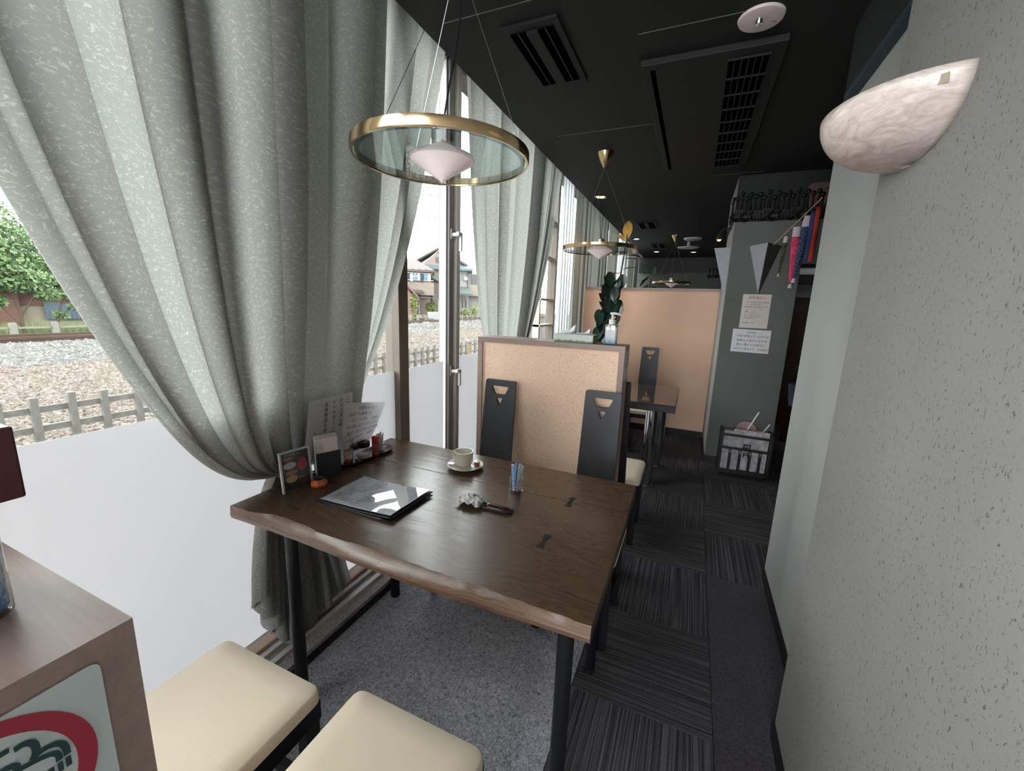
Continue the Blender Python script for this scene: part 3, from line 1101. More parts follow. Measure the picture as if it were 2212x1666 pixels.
# ================================================================== PENDANTS
def pendant(label, x, y, z, R, cx, cy, swing):
    r = thing('pendant_lamp', (x, y, z), label, 'lamp', 'round glass pendant lamps with brass rims')
    n = 72
    B().lathe([(R - 0.007, -0.013), (R, -0.0135), (R + 0.0025, -0.010), (R + 0.0025, 0.016), (R, 0.017), (R - 0.0015, 0.016), (R - 0.0015, -0.010), (R - 0.007, -0.011)], (x, y, z), n, closed=True).build('brass_rim', 'brass', r, ang=50)
    B().lathe([(0.046, -0.010), (R - 0.0016, -0.010), (R - 0.0016, -0.005), (0.046, -0.005)], (x, y, z), n, closed=True).build('glass_disc', 'glass_lamp', r, ang=30)
    B().lathe([(R - 0.024, -0.0106), (R - 0.0072, -0.0106), (R - 0.0072, -0.0102), (R - 0.024, -0.0102)], (x, y, z), n, closed=True).build('etched_ring', glassy('etched_' + str(len(bpy.data.materials)), (0.6, 0.72, 0.74, 1), 1.0), r)
    t = NT('opal_shade')
    t.base((0.85, 0.78, 0.78, 1))
    t.set(Roughness=0.35)
    t.b.inputs['Emission Color'].default_value = (1.0, 0.72, 0.66, 1)
    t.b.inputs['Emission Strength'].default_value = 0.16
    B().lathe([(0.0, -0.075), (0.012, -0.066), (0.098, -0.012), (0.104, -0.003), (0.098, 0.004), (0.03, 0.034), (0.028, 0.034)], (x, y, z), 40).build('opal_shade', t.m, r, ang=50)
    B().lathe([(0.03, 0.03), (0.034, 0.034), (0.034, 0.075), (0.026, 0.08), (0.0, 0.08)], (x, y, z), 24).build('lamp_socket', 'steel', r)
    top = Vector((cx, cy, ZC - 0.10))
    p0 = Vector((x, y, z + 0.08))
    pts = []
    for i in range(25):
        t_ = i / 24
        q = p0.lerp(top, t_)
        q += Vector((swing[0], swing[1], 0)) * math.sin(PI * t_) * (1 - 0.6 * t_) + Vector((swing[0], swing[1], 0)) * -0.3 * math.sin(2 * PI * t_)
        pts.append(q)
    B().tube(pts, 0.0028, 6).build('cord', 'black_metal', r)
    for k in range(3):
        a = 2 * PI * k / 3 + 0.5
        q0 = Vector((x + (R - 0.01) * math.cos(a), y + (R - 0.01) * math.sin(a), z + 0.012))
        B().tube([q0, q0.lerp(top, 0.5), top], 0.0009, 5).build('suspension_wire', 'steel', r)
        B().cyl(q0 - Vector((0, 0, 0.004)), q0 + Vector((0, 0, 0.008)), 0.004, n=8).build('wire_clip', 'brass', r)
    B().lathe([(0.008, -0.105), (0.012, -0.10), (0.066, -0.003), (0.066, 0.0)], (cx, cy, ZC), 32).build('ceiling_canopy', 'brass', r)
    return r


pendant('large glass pendant lamp with brass rim hanging over the wooden table', -0.79, 1.215, 1.90, 0.274, -0.79, 1.3, (0.03, 0.01))
pendant('glass pendant lamp with brass rim and cone canopy above the chrome legged table', -0.745, 3.40, 1.90, 0.29, -0.752, 3.39, (-0.03, 0.0))
pendant('far glass pendant lamp just showing over the tall tan partition', -0.40, 7.3, 1.875, 0.29, -0.40, 7.25, (0.0, 0.0))

# ================================================================== WALL SCONCE (alabaster half bowl)
SX, SY, SZ = 0.407, 1.268, 1.90
sc = thing('wall_sconce', (SX, SY, SZ), 'pale alabaster half bowl wall lamp on the speckled wall', 'lamp')
t = NT('alabaster')
v = t.coord('Object', (1, 1, 3))
n1 = t.noise(v, 16, 6, 0.6, 2.2)
t.base(t.ramp(n1, [(0.3, c8(176, 156, 148)), (0.55, c8(206, 190, 184)), (0.75, c8(222, 208, 204))]))
t.set(Roughness=0.28)
t.b.inputs['Subsurface Weight'].default_value = 0.15
MT['alabaster'] = t.m


def bowl(k, sgn=1):
    def fn(u, v):
        a = PI * u                      # along the rim, 0..pi
        q = v * PI / 2                  # rim -> bottom
        hw, pr, dp = 0.194 * k, 0.175 * k, 0.108 * k
        c = math.cos(q)
        y = SY - hw * math.cos(a) * (c ** 0.75)
        x = SX - pr * math.sin(a) * (c ** 0.8)
        z = SZ - dp * math.sin(q)
        return (x, y, z)
    return fn


B().grid(33, 17, bowl(1.0)).build('alabaster_bowl', 'alabaster', sc, ang=180, solid=-0.006)
B().box(SX - 0.03, SX - 0.001, SY - 0.03, SY + 0.03, SZ - 0.05, SZ - 0.02).build('bulb_holder', 'steel', sc)
B().ball((SX - 0.05, SY, SZ - 0.03), 0.02).build('bulb', emit('warm_bulb', (1, 0.7, 0.45, 1), 4.0), sc)
_e = Vector(bowl(1.0)(0.085, 0.13))
_n = Vector((-0.62, -0.76, -0.2)).normalized()
_u = Vector((0.78, -0.62, 0)).normalized()
B().obox(_e + _n * 0.004, _u, _u.cross(_n), _n, 0.016, 0.008, 0.0008).build('small_label', plain('yellowed_label', c8(150, 138, 118), 0.6), sc, smooth=False)

# ================================================================== CEILING FIXTURES
v1 = thing('ceiling_vent', (-0.76, 2.07, ZC), 'near dark green ceiling vent with two open slots', 'vent', 'two slot ceiling vents')
B().box(-0.885, -0.635, 1.805, 2.335, ZC - 0.012, ZC).build('frame', 'ceiling', v1, smooth=False, bevel=0.002)
B().box(-0.86, -0.785, 1.85, 2.29, ZC - 0.0145, ZC - 0.0118).build('slot', 'ceiling_pit', v1, smooth=False)
B().box(-0.735, -0.665, 1.85, 2.29, ZC - 0.0145, ZC - 0.0118).build('slot', 'ceiling_pit', v1, smooth=False)
B().box(-0.785, -0.735, 1.85, 2.29, ZC - 0.022, ZC - 0.012).build('centre_blade', 'ceiling', v1, smooth=False)
for xx in (-0.822, -0.70):
    B().box(xx - 0.003, xx + 0.003, 1.85, 2.29, ZC - 0.0165, ZC - 0.0145).build('vane', 'ceiling', v1, smooth=False)
dup(v1, (-0.74, 6.3, ZC), 0, 'middle dark green ceiling vent beyond the second pendant')
dup(v1, (-0.74, 8.3, ZC), 0, 'farthest dark green ceiling vent near the end wall')

ac = thing('air_conditioner', (-0.06, 3.06, ZC), 'large dark green ceiling air conditioner panel with a long grille', 'air conditioner')
B().box(-0.36, 0.24, 2.25, 3.87, ZC - 0.03, ZC).build('panel', 'ceiling', ac, smooth=False, bevel=0.004)
B().box(-0.322, -0.300, 2.3, 3.82, ZC - 0.032, ZC - 0.0298).build('slot', 'ceiling_pit', ac, smooth=False)
B().box(0.014, 0.182, 2.316, 3.86, ZC - 0.032, ZC - 0.0298).build('grille_back', 'ceiling_pit', ac, smooth=False)
for k in range(7):
    xx = 0.014 + 0.168 * k / 6
    B().box(xx - 0.0025, xx + 0.0025, 2.316, 3.86, ZC - 0.038, ZC - 0.032).build('grille_bar', 'ceiling', ac, smooth=False)
for k in range(10):
    yy = 2.316 + 1.544 * k / 9
    hw = 0.008 if k == 5 else 0.003
    B().box(0.012, 0.184, yy - hw, yy + hw, ZC - 0.039, ZC - 0.0315).build('grille_crossbar', 'ceiling', ac, smooth=False)

sd = thing('smoke_detector', (0.114, 2.11, ZC), 'round white ceiling disc with a small nozzle, beside the air conditioner', 'sprinkler')
B().lathe([(0.0, -0.013), (0.06, -0.013), (0.08, -0.009), (0.084, 0.0)], (0.114, 2.11, ZC), 48).build('cover_disc', plain('pinkish_white_plastic', c8(214, 198, 200), 0.5, var=0.02), sd)
B().lathe([(0.0, -0.03), (0.012, -0.029), (0.014, -0.022), (0.016, -0.013)], (0.108, 2.10, ZC), 20).build('nozzle', 'chrome', sd)
B().box(0.155, 0.17, 2.12, 2.135, ZC - 0.0138, ZC - 0.0125).build('small_label', 'sconce_paint', sd, smooth=False)
s2 = thing('smoke_detector', (-0.16, 7.6, ZC), 'pale round ceiling disc far off near the end wall', 'sprinkler')
B().lathe([(0.0, -0.03), (0.11, -0.03), (0.13, -0.02), (0.14, 0.0)], (-0.16, 7.6, ZC), 32).build('cover_disc', 'alu_l', s2)
B().lathe([(0.0, -0.14), (0.16, -0.13), (0.17, -0.12), (0.03, -0.11), (0.02, -0.03)], (-0.22, 7.75, ZC), 32).build('lower_disc', 'alu_l', s2)


def downlight(x, y, label, col, power, on=6.0):
    r = thing('downlight', (x, y, ZC), label, 'light', 'recessed downlights')
    B().lathe([(0.044, -0.001), (0.06, -0.006), (0.064, 0.0)], (x, y, ZC), 32).build('trim_ring', 'brass', r)
    B().lathe([(0.0, -0.003), (0.043, -0.003), (0.044, -0.001)], (x, y, ZC), 24).build('lens', emit('lens_%d' % len(bpy.data.materials), col, on), r)
    d = bpy.data.lights.new('downlight_spot', 'SPOT')
    d.energy, d.color, d.spot_size, d.spot_blend, d.shadow_soft_size = power, col[:3], math.radians(95), 0.6, 0.04
    o = bpy.data.objects.new('downlight_spot', d)
    o.location = (x, y, ZC - 0.02)
    COL.objects.link(o)
    o.parent = r
    o.location = (0, 0, -0.02)


warm = (1.0, 0.55, 0.26, 1)
downlight(-1.05, 4.66, 'warm downlight nearest the cone canopy, by the curtains', warm, 14)
downlight(-1.04, 7.5, 'white downlight behind the yellow rubber plant leaf', (1, 0.86, 0.7, 1), 8)
downlight(-0.85, 9.2, 'pinkish downlight near the end wall, left of two', (1, 0.7, 0.62, 1), 6)
downlight(-0.16, 9.35, 'orange downlight near the end wall, right of two', warm, 8)
al = thing('spotlight', (0.2, 4.42, 2.18), 'small amber spotlight on a bent arm at the upper left edge of the grey pillar', 'light')
B().tube([(0.226, 4.42, 2.19), (0.17, 4.42, 2.20), (0.135, 4.42, 2.17), (0.13, 4.42, 2.14)], 0.006, 8).build('arm', 'black_metal', al)
B().lathe([(0.012, 0.05), (0.02, 0.045), (0.03, 0.0), (0.027, 0.0)], (0.13, 4.42, 2.10), 20).build('lamp_hood', 'black_metal', al)
B().ball((0.13, 4.42, 2.105), 0.02, nu=12, nv=8).build('amber_bulb', emit('amber_bulb', (1, 0.42, 0.12, 1), 3.0), al)

# ================================================================== PILLAR: notices, cones, streamers, cutlery
YP = 4.28


def notice(name, label, x0, x1, z0, z1, shear, mat, lines):
    r = thing(name, ((x0 + x1) / 2, YP - 0.003, z0), label, 'notice')
    B().add([(x0, YP - 0.0035, z0), (x1, YP - 0.0035, z0 - shear), (x1, YP - 0.0035, z1 - shear), (x0, YP - 0.0035, z1),
             (x0, YP - 0.002, z0), (x1, YP - 0.002, z0 - shear), (x1, YP - 0.002, z1 - shear), (x0, YP - 0.002, z1)],
            [(0, 1, 2, 3), (7, 6, 5, 4), (0, 4, 5, 1), (1, 5, 6, 2), (2, 6, 7, 3), (3, 7, 4, 0)]).build('sheet', mat, r, smooth=False)
    for (body, sz, px, pz, m_, al) in lines:
        text(body, sz, m_, r, (px, YP - 0.0036, pz), (1, 0, -shear / (x1 - x0)), (0, 0, 1), align=al)
    return r


xm = 0.487
notice('notice', 'upper printed notice with a red heading on the grey pillar', 0.377, 0.597, 1.315, 1.61, 0.0, 'paper_warm', [
    ('御客様各位', 0.026, xm, 1.572, 'ink_red', 'CENTER'),
    ('コロナの感染拡大防止の為営業', 0.0135, 0.395, 1.535, 'ink', 'LEFT'),
    ('が、当店でもなるべく', 0.0135, 0.412, 1.515, 'ink', 'LEFT'),
    ('営業時間を下記の様に致します', 0.0135, 0.395, 1.495, 'ink', 'LEFT'),
    ('ラストオーダー  20:30', 0.0135, 0.412, 1.474, 'ink_red', 'LEFT'),
    ('閉店      21:00', 0.0135, 0.408, 1.456, 'ink', 'LEFT'),
    ('尚、ご了承下さい', 0.0135, 0.408, 1.436, 'ink', 'LEFT'),
    ('宜しくお願い致します', 0.0135, 0.405, 1.417, 'ink', 'LEFT'),
    ('ご来店お待ちして', 0.0135, 0.403, 1.398, 'ink', 'LEFT'),
    ('店主敬白   令和', 0.0135, 0.398, 1.356, 'ink', 'LEFT')])
notice('notice', 'lower handwritten notice with red weekday words on the grey pillar', 0.334, 0.635, 1.098, 1.303, 0.004, 'paper', [
    ('お客様各位', 0.017, 0.484, 1.268, 'ink', 'CENTER'),
    ('令和7年度より', 0.024, 0.367, 1.234, 'ink', 'LEFT'),
    ('定休日を', 0.024, 0.530, 1.232, 'ink_red', 'LEFT'),
    ('毎週の', 0.024, 0.372, 1.196, 'ink', 'LEFT'),
    ('火曜日', 0.024, 0.446, 1.195, 'ink_red', 'LEFT'),
    ('に合わせ', 0.024, 0.518, 1.194, 'ink', 'LEFT'),
    ('第2と第4', 0.024, 0.374, 1.158, 'ink', 'LEFT'),
    ('の水曜日を', 0.024, 0.482, 1.157, 'ink_red', 'LEFT'),
    ('休ませて頂きます。店主敬白', 0.021, 0.356, 1.120, 'ink', 'LEFT')])


def cone_light(label, c, dirx):
    """two-sided wedge light: top edge c, apex below"""
    r = thing('wedge_sconce', c, label, 'light', 'wedge shaped wall lights on the grey pillar')
    return r


wl = cone_light('wedge shaped wall light above the notices on the grey pillar front', (0.49, 4.28, 1.8), 0)
tl_, tc_, tr_, ap = (0.378, 4.279, 2.02), (0.497, 4.16, 2.03), (0.612, 4.279, 2.018), (0.491, 4.277, 1.615)
B().add([tl_, tc_, ap, (0.378, 4.272, 2.02), (0.491, 4.27, 1.63)], [(0, 1, 2)]).build('left_face', 'sconce_paint', wl, smooth=False, solid=0.004)
B().add([tc_, tr_, ap], [(0, 1, 2)]).build('right_face', plain('shaded_sconce_face', c8(52, 52, 50), 0.7), wl, smooth=False, solid=0.004)  # shade on the facet turned from the window is put into its colour
B().add([tl_, tc_, tr_], [(0, 1, 2)]).build('top_lip', 'sconce_paint', wl, smooth=False, solid=0.003)
wl2 = cone_light('wedge shaped wall light on the left side of the grey pillar', (0.232, 4.45, 1.8), 1)
tl_, tc_, tr_, ap = (0.231, 4.33, 2.02), (0.10, 4.45, 2.03), (0.231, 4.57, 2.02), (0.229, 4.44, 1.60)
B().add([tl_, tc_, ap], [(0, 1, 2)]).build('left_face', 'sconce_paint', wl2, smooth=False, solid=0.004)
B().add([tc_, tr_, ap], [(0, 1, 2)]).build('right_face', 'sconce_paint', wl2, smooth=False, solid=0.004)
B().add([tl_, tc_, tr_], [(0, 1, 2)]).build('top_lip', 'sconce_paint', wl2, smooth=False, solid=0.003)

# carp streamers on a slanting pole stuck in the wedge light
kp = thing('carp_streamer', (0.52, 4.2, 2.03), 'slanting pole of small pink, blue and green carp streamers beside the grey pillar', 'streamer')
pA, pB = Vector((0.53, 4.215, 2.0)), Vector((0.80, 4.05, 2.335))
B().tube([pA, pB], 0.004, 8).build('pole', plain('pale_bamboo', c8(176, 160, 140), 0.6), kp)
B().ball(tuple(pB), 0.008).build('pole_knob', 'brass', kp)


def carp(t, w, z0, z1, mats, nm, fx=0.0):
    q = pA.lerp(pB, t)
    B().tube([q, q - Vector((0, 0, max(0.004, q.z - z0)))], 0.0008, 5).build('string', 'stem', kp)
    n = 14
    L = z0 - z1
    b = B()
    prof = [(w * 0.9, 0), (w, -0.1 * L), (w * 0.95, -0.35 * L), (w * 0.72, -0.65 * L), (w * 0.4, -0.9 * L), (w * 0.55, -L)]
    head = prof[:2] + [(w * 0.99, -0.16 * L)]
    body = [(w * 0.99, -0.16 * L)] + prof[2:]
    tail = [(w * 0.35, -0.93 * L), (w * 0.6, -L)]
    h = B().lathe(head, (q.x, q.y, z0), 16, 1, 0.45)
    bo = B().lathe(body[:-1], (q.x, q.y, z0), 16, 1, 0.45)
    for bb, mm, nn in ((h, mats[0], 'carp_head'), (bo, mats[1], nm), (B().lathe(tail, (q.x, q.y, z0), 12, 1, 0.4), mats[0], 'carp_tail')):
        bb.v = [(x - fx * (z0 - z), y, z) for x, y, z in bb.v]
        bb.build(nn, mm, kp, ang=70)


def scale_mat(nm, c1, c2, sc=70):
    t = NT(nm)
    vo = t.add('ShaderNodeTexVoronoi')
    vo.inputs['Scale'].default_value = sc
    t.link(t.coord(), vo.inputs['Vector'])
    t.base(t.ramp(vo.outputs['Distance'], [(0.35, c1), (0.6, c2)]))
    t.set(Roughness=0.7)
    return t.m


cw = plain('carp_white', c8(200, 188, 192), 0.7, var=0.1)
carp(0.33, 0.016, 2.075, 1.755, (cw, scale_mat('carp_green', c8(86, 84, 36), c8(40, 42, 22))), 'green_carp', 0.05)
carp(0.55, 0.028, 2.14, 1.66, (cw, scale_mat('carp_pink', c8(196, 24, 70), c8(216, 74, 112))), 'pink_carp', -0.03)
carp(0.76, 0.028, 2.215, 1.70, (cw, scale_mat('carp_blue', c8(22, 26, 50), c8(56, 76, 116))), 'blue_carp', 0.06)
for t_, col, nm, z1, w in ((0.88, c8(48, 58, 104), 'blue_ribbon', 1.86, 0.02), (0.965, c8(170, 48, 32), 'red_ribbon', 1.86, 0.015)):
    q = pA.lerp(pB, t_)
    b = B().grid(3, 12, lambda u, v_: (q.x + (u - 0.5) * 2 * w, q.y + 0.006 * math.sin(9 * v_ + 2 * u), q.z - 0.05 + (z1 - q.z + 0.05) * v_))
    b.build(nm, plain(nm + '_cloth', col, 0.8), kp, solid=0.001)
    B().tube([q, q - Vector((0, 0, 0.05))], 0.0008, 5).build('string', 'stem', kp)


# black wooden cutlery hung in a row across the top of the pillar
def spoon(label):
    r = thing('wooden_spoon', (0, 0, 0), label, 'spoon', 'black carved spoons and forks along the pillar top')
    B().grid(9, 9, lambda u, v_: (0.036 * math.sin(PI * v_) ** 0.7 * (2 * u - 1), -0.02 + 0.016 * (1 - (2 * u - 1) ** 2) * math.sin(PI * v_), -0.10 * v_)).build('bowl', 'black_wood', r, solid=0.004)
    h = B().tube([(0, -0.012, -0.005), (0, -0.012, 0.06), (0, -0.012, 0.12)], [0.008, 0.006, 0.007], 8)
    h.build('handle', 'black_wood', r)
    B().ball((0, -0.012, 0.145), 0.014, 0.012, 0.024, 10, 8).build('carved_figure', 'black_wood', r)
    return r


def fork(label):
    r = thing('wooden_fork', (0, 0, 0), label, 'fork', 'black carved spoons and forks along the pillar top')
    b = B()
    for k in range(4):
        x = -0.024 + 0.016 * k
        b.box(x - 0.0045, x + 0.0045, -0.018, -0.008, -0.11, -0.045)
    b.box(-0.029, 0.029, -0.018, -0.008, -0.05, -0.02)
    b.build('tines', 'black_wood', r, smooth=False)
    B().tube([(0, -0.013, -0.025), (0, -0.012, 0.06), (0, -0.012, 0.12)], [0.012, 0.006, 0.007], 8).build('handle', 'black_wood', r)
    B().ball((0, -0.012, 0.145), 0.013, 0.012, 0.022, 10, 8).build('carved_figure', 'black_wood', r)
    return r


lblS = 'black carved wooden spoon hanging in the row along the pillar top'
lblF = 'black carved wooden fork hanging in the row along the pillar top'
MT['black_carved'] = plain('black_carved_wood', (0.004, 0.004, 0.005, 1), 0.5, spec=0.3)
sp, fk = spoon(lblS), fork(lblF)
for _r in (sp, fk):
    for _c in _r.children:
        _c.data.materials[0] = MT['black_carved']
first = {'s': True, 'f': True}
ORD = 'first second third fourth fifth sixth seventh eighth ninth tenth eleventh twelfth thirteenth fourteenth fifteenth sixteenth seventeenth eighteenth nineteenth twentieth'.split()
for k in range(20):
    x = 0.232 + 0.034 * k
    kind = 's' if k % 2 == 0 else 'f'
    src = sp if kind == 's' else fk
    o = src if first[kind] else dup(src)
    first[kind] = False
    o.location = (x, 4.268 - 0.018 * (k % 3), 2.295 + 0.03 * (k % 2) + 0.01 * math.sin(k * 2.1))
    o.scale = (1.35, 1.0, 0.78)
    o['label'] = '%s from the left of the black carved utensils along the pillar top, a %s' % (ORD[k], 'spoon' if kind == 's' else 'fork')
for k in range(3):
    o = dup(sp if k % 2 == 0 else fk, (0.222, 4.33 + 0.07 * k, 2.31), -PI / 2)
    o['label'] = 'black carved wooden %s round the left corner of the pillar top, %s from the front' % ('fork' if k % 2 else 'spoon', ('first', 'second', 'third')[k])

# far black cutlery over the picture on the end wall
for k in range(4):
    o = dup(fk if k % 2 else sp, (0.20 + 0.07 * k, 10.25, 2.24), 0, 'black carved utensil on the far end wall above the blue picture, %s from the left' % ('first', 'second', 'third', 'fourth')[k])
    o['group'] = 'black carved utensils on the far wall'
pic = thing('framed_picture', (0.42, 10.28, 1.7), 'blue landscape picture in a dark frame on the far wall', 'picture')
B().box(0.2, 0.66, 10.272, 10.3, 1.56, 1.95).build('frame', 'base_black', pic, smooth=False)
t = NT('blue_landscape')
v = t.coord('Object', (1, 1, 2))
t.base(t.ramp(t.noise(v, 6, 4), [(0.35, c8(30, 66, 60)), (0.5, c8(40, 92, 140)), (0.65, c8(90, 150, 190))]))
B().box(0.22, 0.64, 10.268, 10.273, 1.58, 1.93).build('print', t.m, pic, smooth=False)

# ================================================================== MAGAZINE RACK
rk = thing('magazine_rack', (0.535, 4.12, 0), 'low black slatted newspaper rack at the foot of the grey pillar', 'rack')
x0, x1, ya, yb = 0.345, 0.735, 4.03, 4.24
gb = plain('green_black_wood', c8(20, 28, 24), 0.45)
for xx in (x0, x1):
    B().box(xx - 0.009, xx + 0.009, ya, yb, 0.0, 0.40).build('side_panel', gb, rk, smooth=False)
B().box(x0, x1, ya, yb, 0.02, 0.04).build('bottom_shelf', gb, rk, smooth=False)
B().box(x0, x1, yb - 0.012, yb, 0.04, 0.36).build('back_panel', gb, rk, smooth=False)
for zz, hh in ((0.365, 0.018), (0.245, 0.018), (0.03, 0.02)):
    B().box(x0, x1, ya - 0.006, ya + 0.006, zz, zz + hh).build('front_rail', gb, rk, smooth=False)
for k in range(1, 5):
    xx = x0 + (x1 - x0) * k / 5
    s_ = B().box(xx - 0.011, xx + 0.011, ya - 0.008, ya + 0.004, 0.045, 0.245).build('slat', gb, rk, smooth=False)
    B().box(xx - 0.003, xx + 0.003, ya - 0.0095, ya - 0.008, 0.215, 0.24).build('peg', 'paper_warm', s_, smooth=False)
lat = B()
for (a, b_, c, d) in ((0.520, 0.575, 0.298, 0.305), (0.520, 0.575, 0.265, 0.272), (0.520, 0.527, 0.265, 0.305), (0.568, 0.575, 0.265, 0.305), (0.545, 0.55, 0.265, 0.305),
                      (0.527, 0.565, 0.222, 0.228), (0.527, 0.565, 0.205, 0.211), (0.525, 0.532, 0.185, 0.228), (0.56, 0.567, 0.185, 0.228)):
    lat.box(a, b_, ya - 0.012, ya - 0.004, c, d)
lat.build('cutout_symbol', 'base_black', rk, smooth=False)
for k, (col, xa, xb, zt) in enumerate(((c8(170, 170, 176), 0.36, 0.52, 0.40), (c8(196, 190, 196), 0.44, 0.72, 0.415), (c8(150, 110, 96), 0.53, 0.72, 0.33), (c8(96, 116, 112), 0.36, 0.50, 0.34), (c8(176, 172, 164), 0.37, 0.70, 0.38))):
    yy = 4.07 + 0.03 * k
    o = B().box(xa, xb, yy, yy + 0.012, 0.042, zt).build('magazine', plain('magazine_%d' % k, col, 0.6, var=0.4, scale=26), smooth=False)
    tag(o, ['grey magazine at the front of the black rack', 'pale newspaper standing highest in the black rack', 'brown magazine right of the black rack', 'greenish magazine left in the black rack', 'wide cream newspaper at the back of the black rack'][k], 'magazine', 'magazines in the black rack')
for k, (cx, cz, tipx, tipz, r_) in enumerate(((0.545, 0.385, 0.628, 0.57, 0.085), (0.655, 0.35, 0.725, 0.47, 0.05))):
    fn_ = thing('paper_fan', (cx, 4.225, cz), ['large round paper fan with white handle in the black rack', 'small paper fan handle at the right of the black rack'][k], 'fan')
    pl = [(cx + r_ * math.cos(2 * PI * i / 28), cz + r_ * math.sin(2 * PI * i / 28)) for i in range(28)]
    B().prism(pl, lambda a, b, d: (a, d, b), 4.222, 4.225).build('fan_leaf', plain('fan_print_%d' % k, c8(176, 140, 142), 0.7, var=0.3, scale=12), fn_, smooth=False)
    B().tube([(cx + 0.01, 4.219, cz), (tipx, 4.216, tipz)], 0.0075, 8).build('fan_handle', 'white', fn_)

# ================================================================== THINGS ON THE TABLE
# cup, saucer
q = Vector((-0.855, 1.503, ZT))
sa = thing('saucer', q, 'ivory saucer under the coffee cup', 'saucer')
B().lathe([(0.0, 0.003), (0.035, 0.003), (0.037, 0.0), (0.042, 0.0), (0.045, 0.006), (0.078, 0.016), (0.0785, 0.0185), (0.044, 0.0095), (0.030, 0.0075), (0.0, 0.0075)], q, 48).build('dish', 'porcelain', sa, ang=60)
cu = thing('coffee_cup', q + Vector((-0.012, 0.006, 0.008)), 'ivory coffee cup, nearly empty, on its saucer', 'cup')
q2 = q + Vector((-0.012, 0.006, 0.008))
B().lathe([(0.0, 0.0), (0.028, 0.0), (0.033, 0.004), (0.041, 0.020), (0.0425, 0.066), (0.040, 0.066), (0.0385, 0.022), (0.03, 0.008), (0.0, 0.007)], q2, 40).build('cup_body', 'porcelain', cu, ang=60)
B().lathe([(0.0, 0.012), (0.034, 0.012), (0.034, 0.013), (0.0, 0.014)], q2, 32).build('coffee', 'coffee', cu)
hp = []
for i in range(13):
    a = -PI * 0.5 + PI * i / 12
    hp.append(q2 + Vector((-1, 0.12, 0)).normalized() * (0.040 + 0.022 * math.cos(a)) + Vector((0, 0, 0.038 + 0.02 * math.sin(a))))
B().tube(hp, 0.004, 8).build('handle', 'porcelain', cu)
cr = thing('creamer_cup', q + Vector((0.052, 0.012, 0.016)), 'tiny brown coffee creamer pot on the saucer', 'creamer')
B().lathe([(0.0, 0.0), (0.010, 0.0), (0.0135, 0.022), (0.0, 0.022)], q + Vector((0.052, 0.012, 0.013)), 20).build('pot', plain('creamer_brown', c8(150, 84, 52), 0.4), cr)
B().lathe([(0.0145, 0.022), (0.0145, 0.0235), (0.0, 0.0238)], q + Vector((0.052, 0.012, 0.013)), 20).build('lid', 'porcelain', cr)
sp_ = B().lathe([(0.0, 0.0), (0.013, 0.002), (0.016, 0.006), (0.0, 0.003)], q + Vector((-0.052, -0.030, 0.016)), 16, 1.0, 0.7)
sp_.tube([q + Vector((-0.052, -0.022, 0.021)), q + Vector((-0.058, 0.03, 0.022)), q + Vector((-0.05, 0.062, 0.024))], 0.0022, 6)
tag(sp_.build('teaspoon', 'chrome'), 'small steel teaspoon lying on the saucer beside the cup', 'spoon')

# glass jar of blue sticks
q = Vector((-0.563, 1.392, ZT))
jr = thing('glass_jar', q, 'small ribbed glass jar holding blue sugar sticks', 'jar')
B().lathe([(0.0, 0.0), (0.024, 0.0), (0.027, 0.003), (0.027, 0.014), (0.0245, 0.018), (0.027, 0.024), (0.027, 0.042), (0.0245, 0.047), (0.0275, 0.052), (0.0275, 0.057), (0.026, 0.060),
           (0.0235, 0.060), (0.0225, 0.047), (0.0235, 0.03), (0.022, 0.010), (0.0, 0.009)], q, 36).build('jar_body', 'glass_clear', jr, ang=40)
rnd = random.Random(4)
for k in range(7):
    a = 2 * PI * k / 7
    b0 = q + Vector((0.011 * math.cos(a), 0.011 * math.sin(a), 0.011))
    b1 = q + Vector((0.020 * math.cos(a + 0.3), 0.017 * math.sin(a + 0.3), 0.105 + rnd.uniform(0, 0.016)))
    d = (b1 - b0).normalized()
    sx_ = d.cross(Vector((math.sin(a), math.cos(a), 0.1))).normalized()
    o = B().obox((b0 + b1) / 2, sx_, d.cross(sx_), d, 0.0058, 0.0016, (b1 - b0).length / 2).build('sugar_stick', 'blue_stick' if k % 3 else 'paper', smooth=False)
    tag(o, 'blue and white paper sugar stick in the small glass jar', 'sugar stick', 'sugar sticks in the glass jar')

# plastic covered menu
mn = thing('menu', (-1.0, 1.10, ZT), 'open black edged menu in glossy plastic lying on the table', 'menu')
mA, mB, mC, mD = Vector((-1.173, 0.985, ZT)), Vector((-1.172, 1.224, ZT)), Vector((-0.829, 1.216, ZT)), Vector((-0.834, 0.988, ZT))


def msheet(z0, lift, ins, wavy, n=26):
    def fn(u, v_):
        a = mA.lerp(mD, ins + u * (1 - 2 * ins))
        b_ = mB.lerp(mC, ins + u * (1 - 2 * ins))
        p = a.lerp(b_, ins + v_ * (1 - 2 * ins))
        z = z0 + lift * u * u + wavy * (math.sin(5.5 * u + 3.2 * v_ + 1.5 * math.sin(4 * v_)) + 0.6 * math.sin(10 * u - 5 * v_))
        return (p.x, p.y, ZT + z)
    return B().grid(n, n, fn)


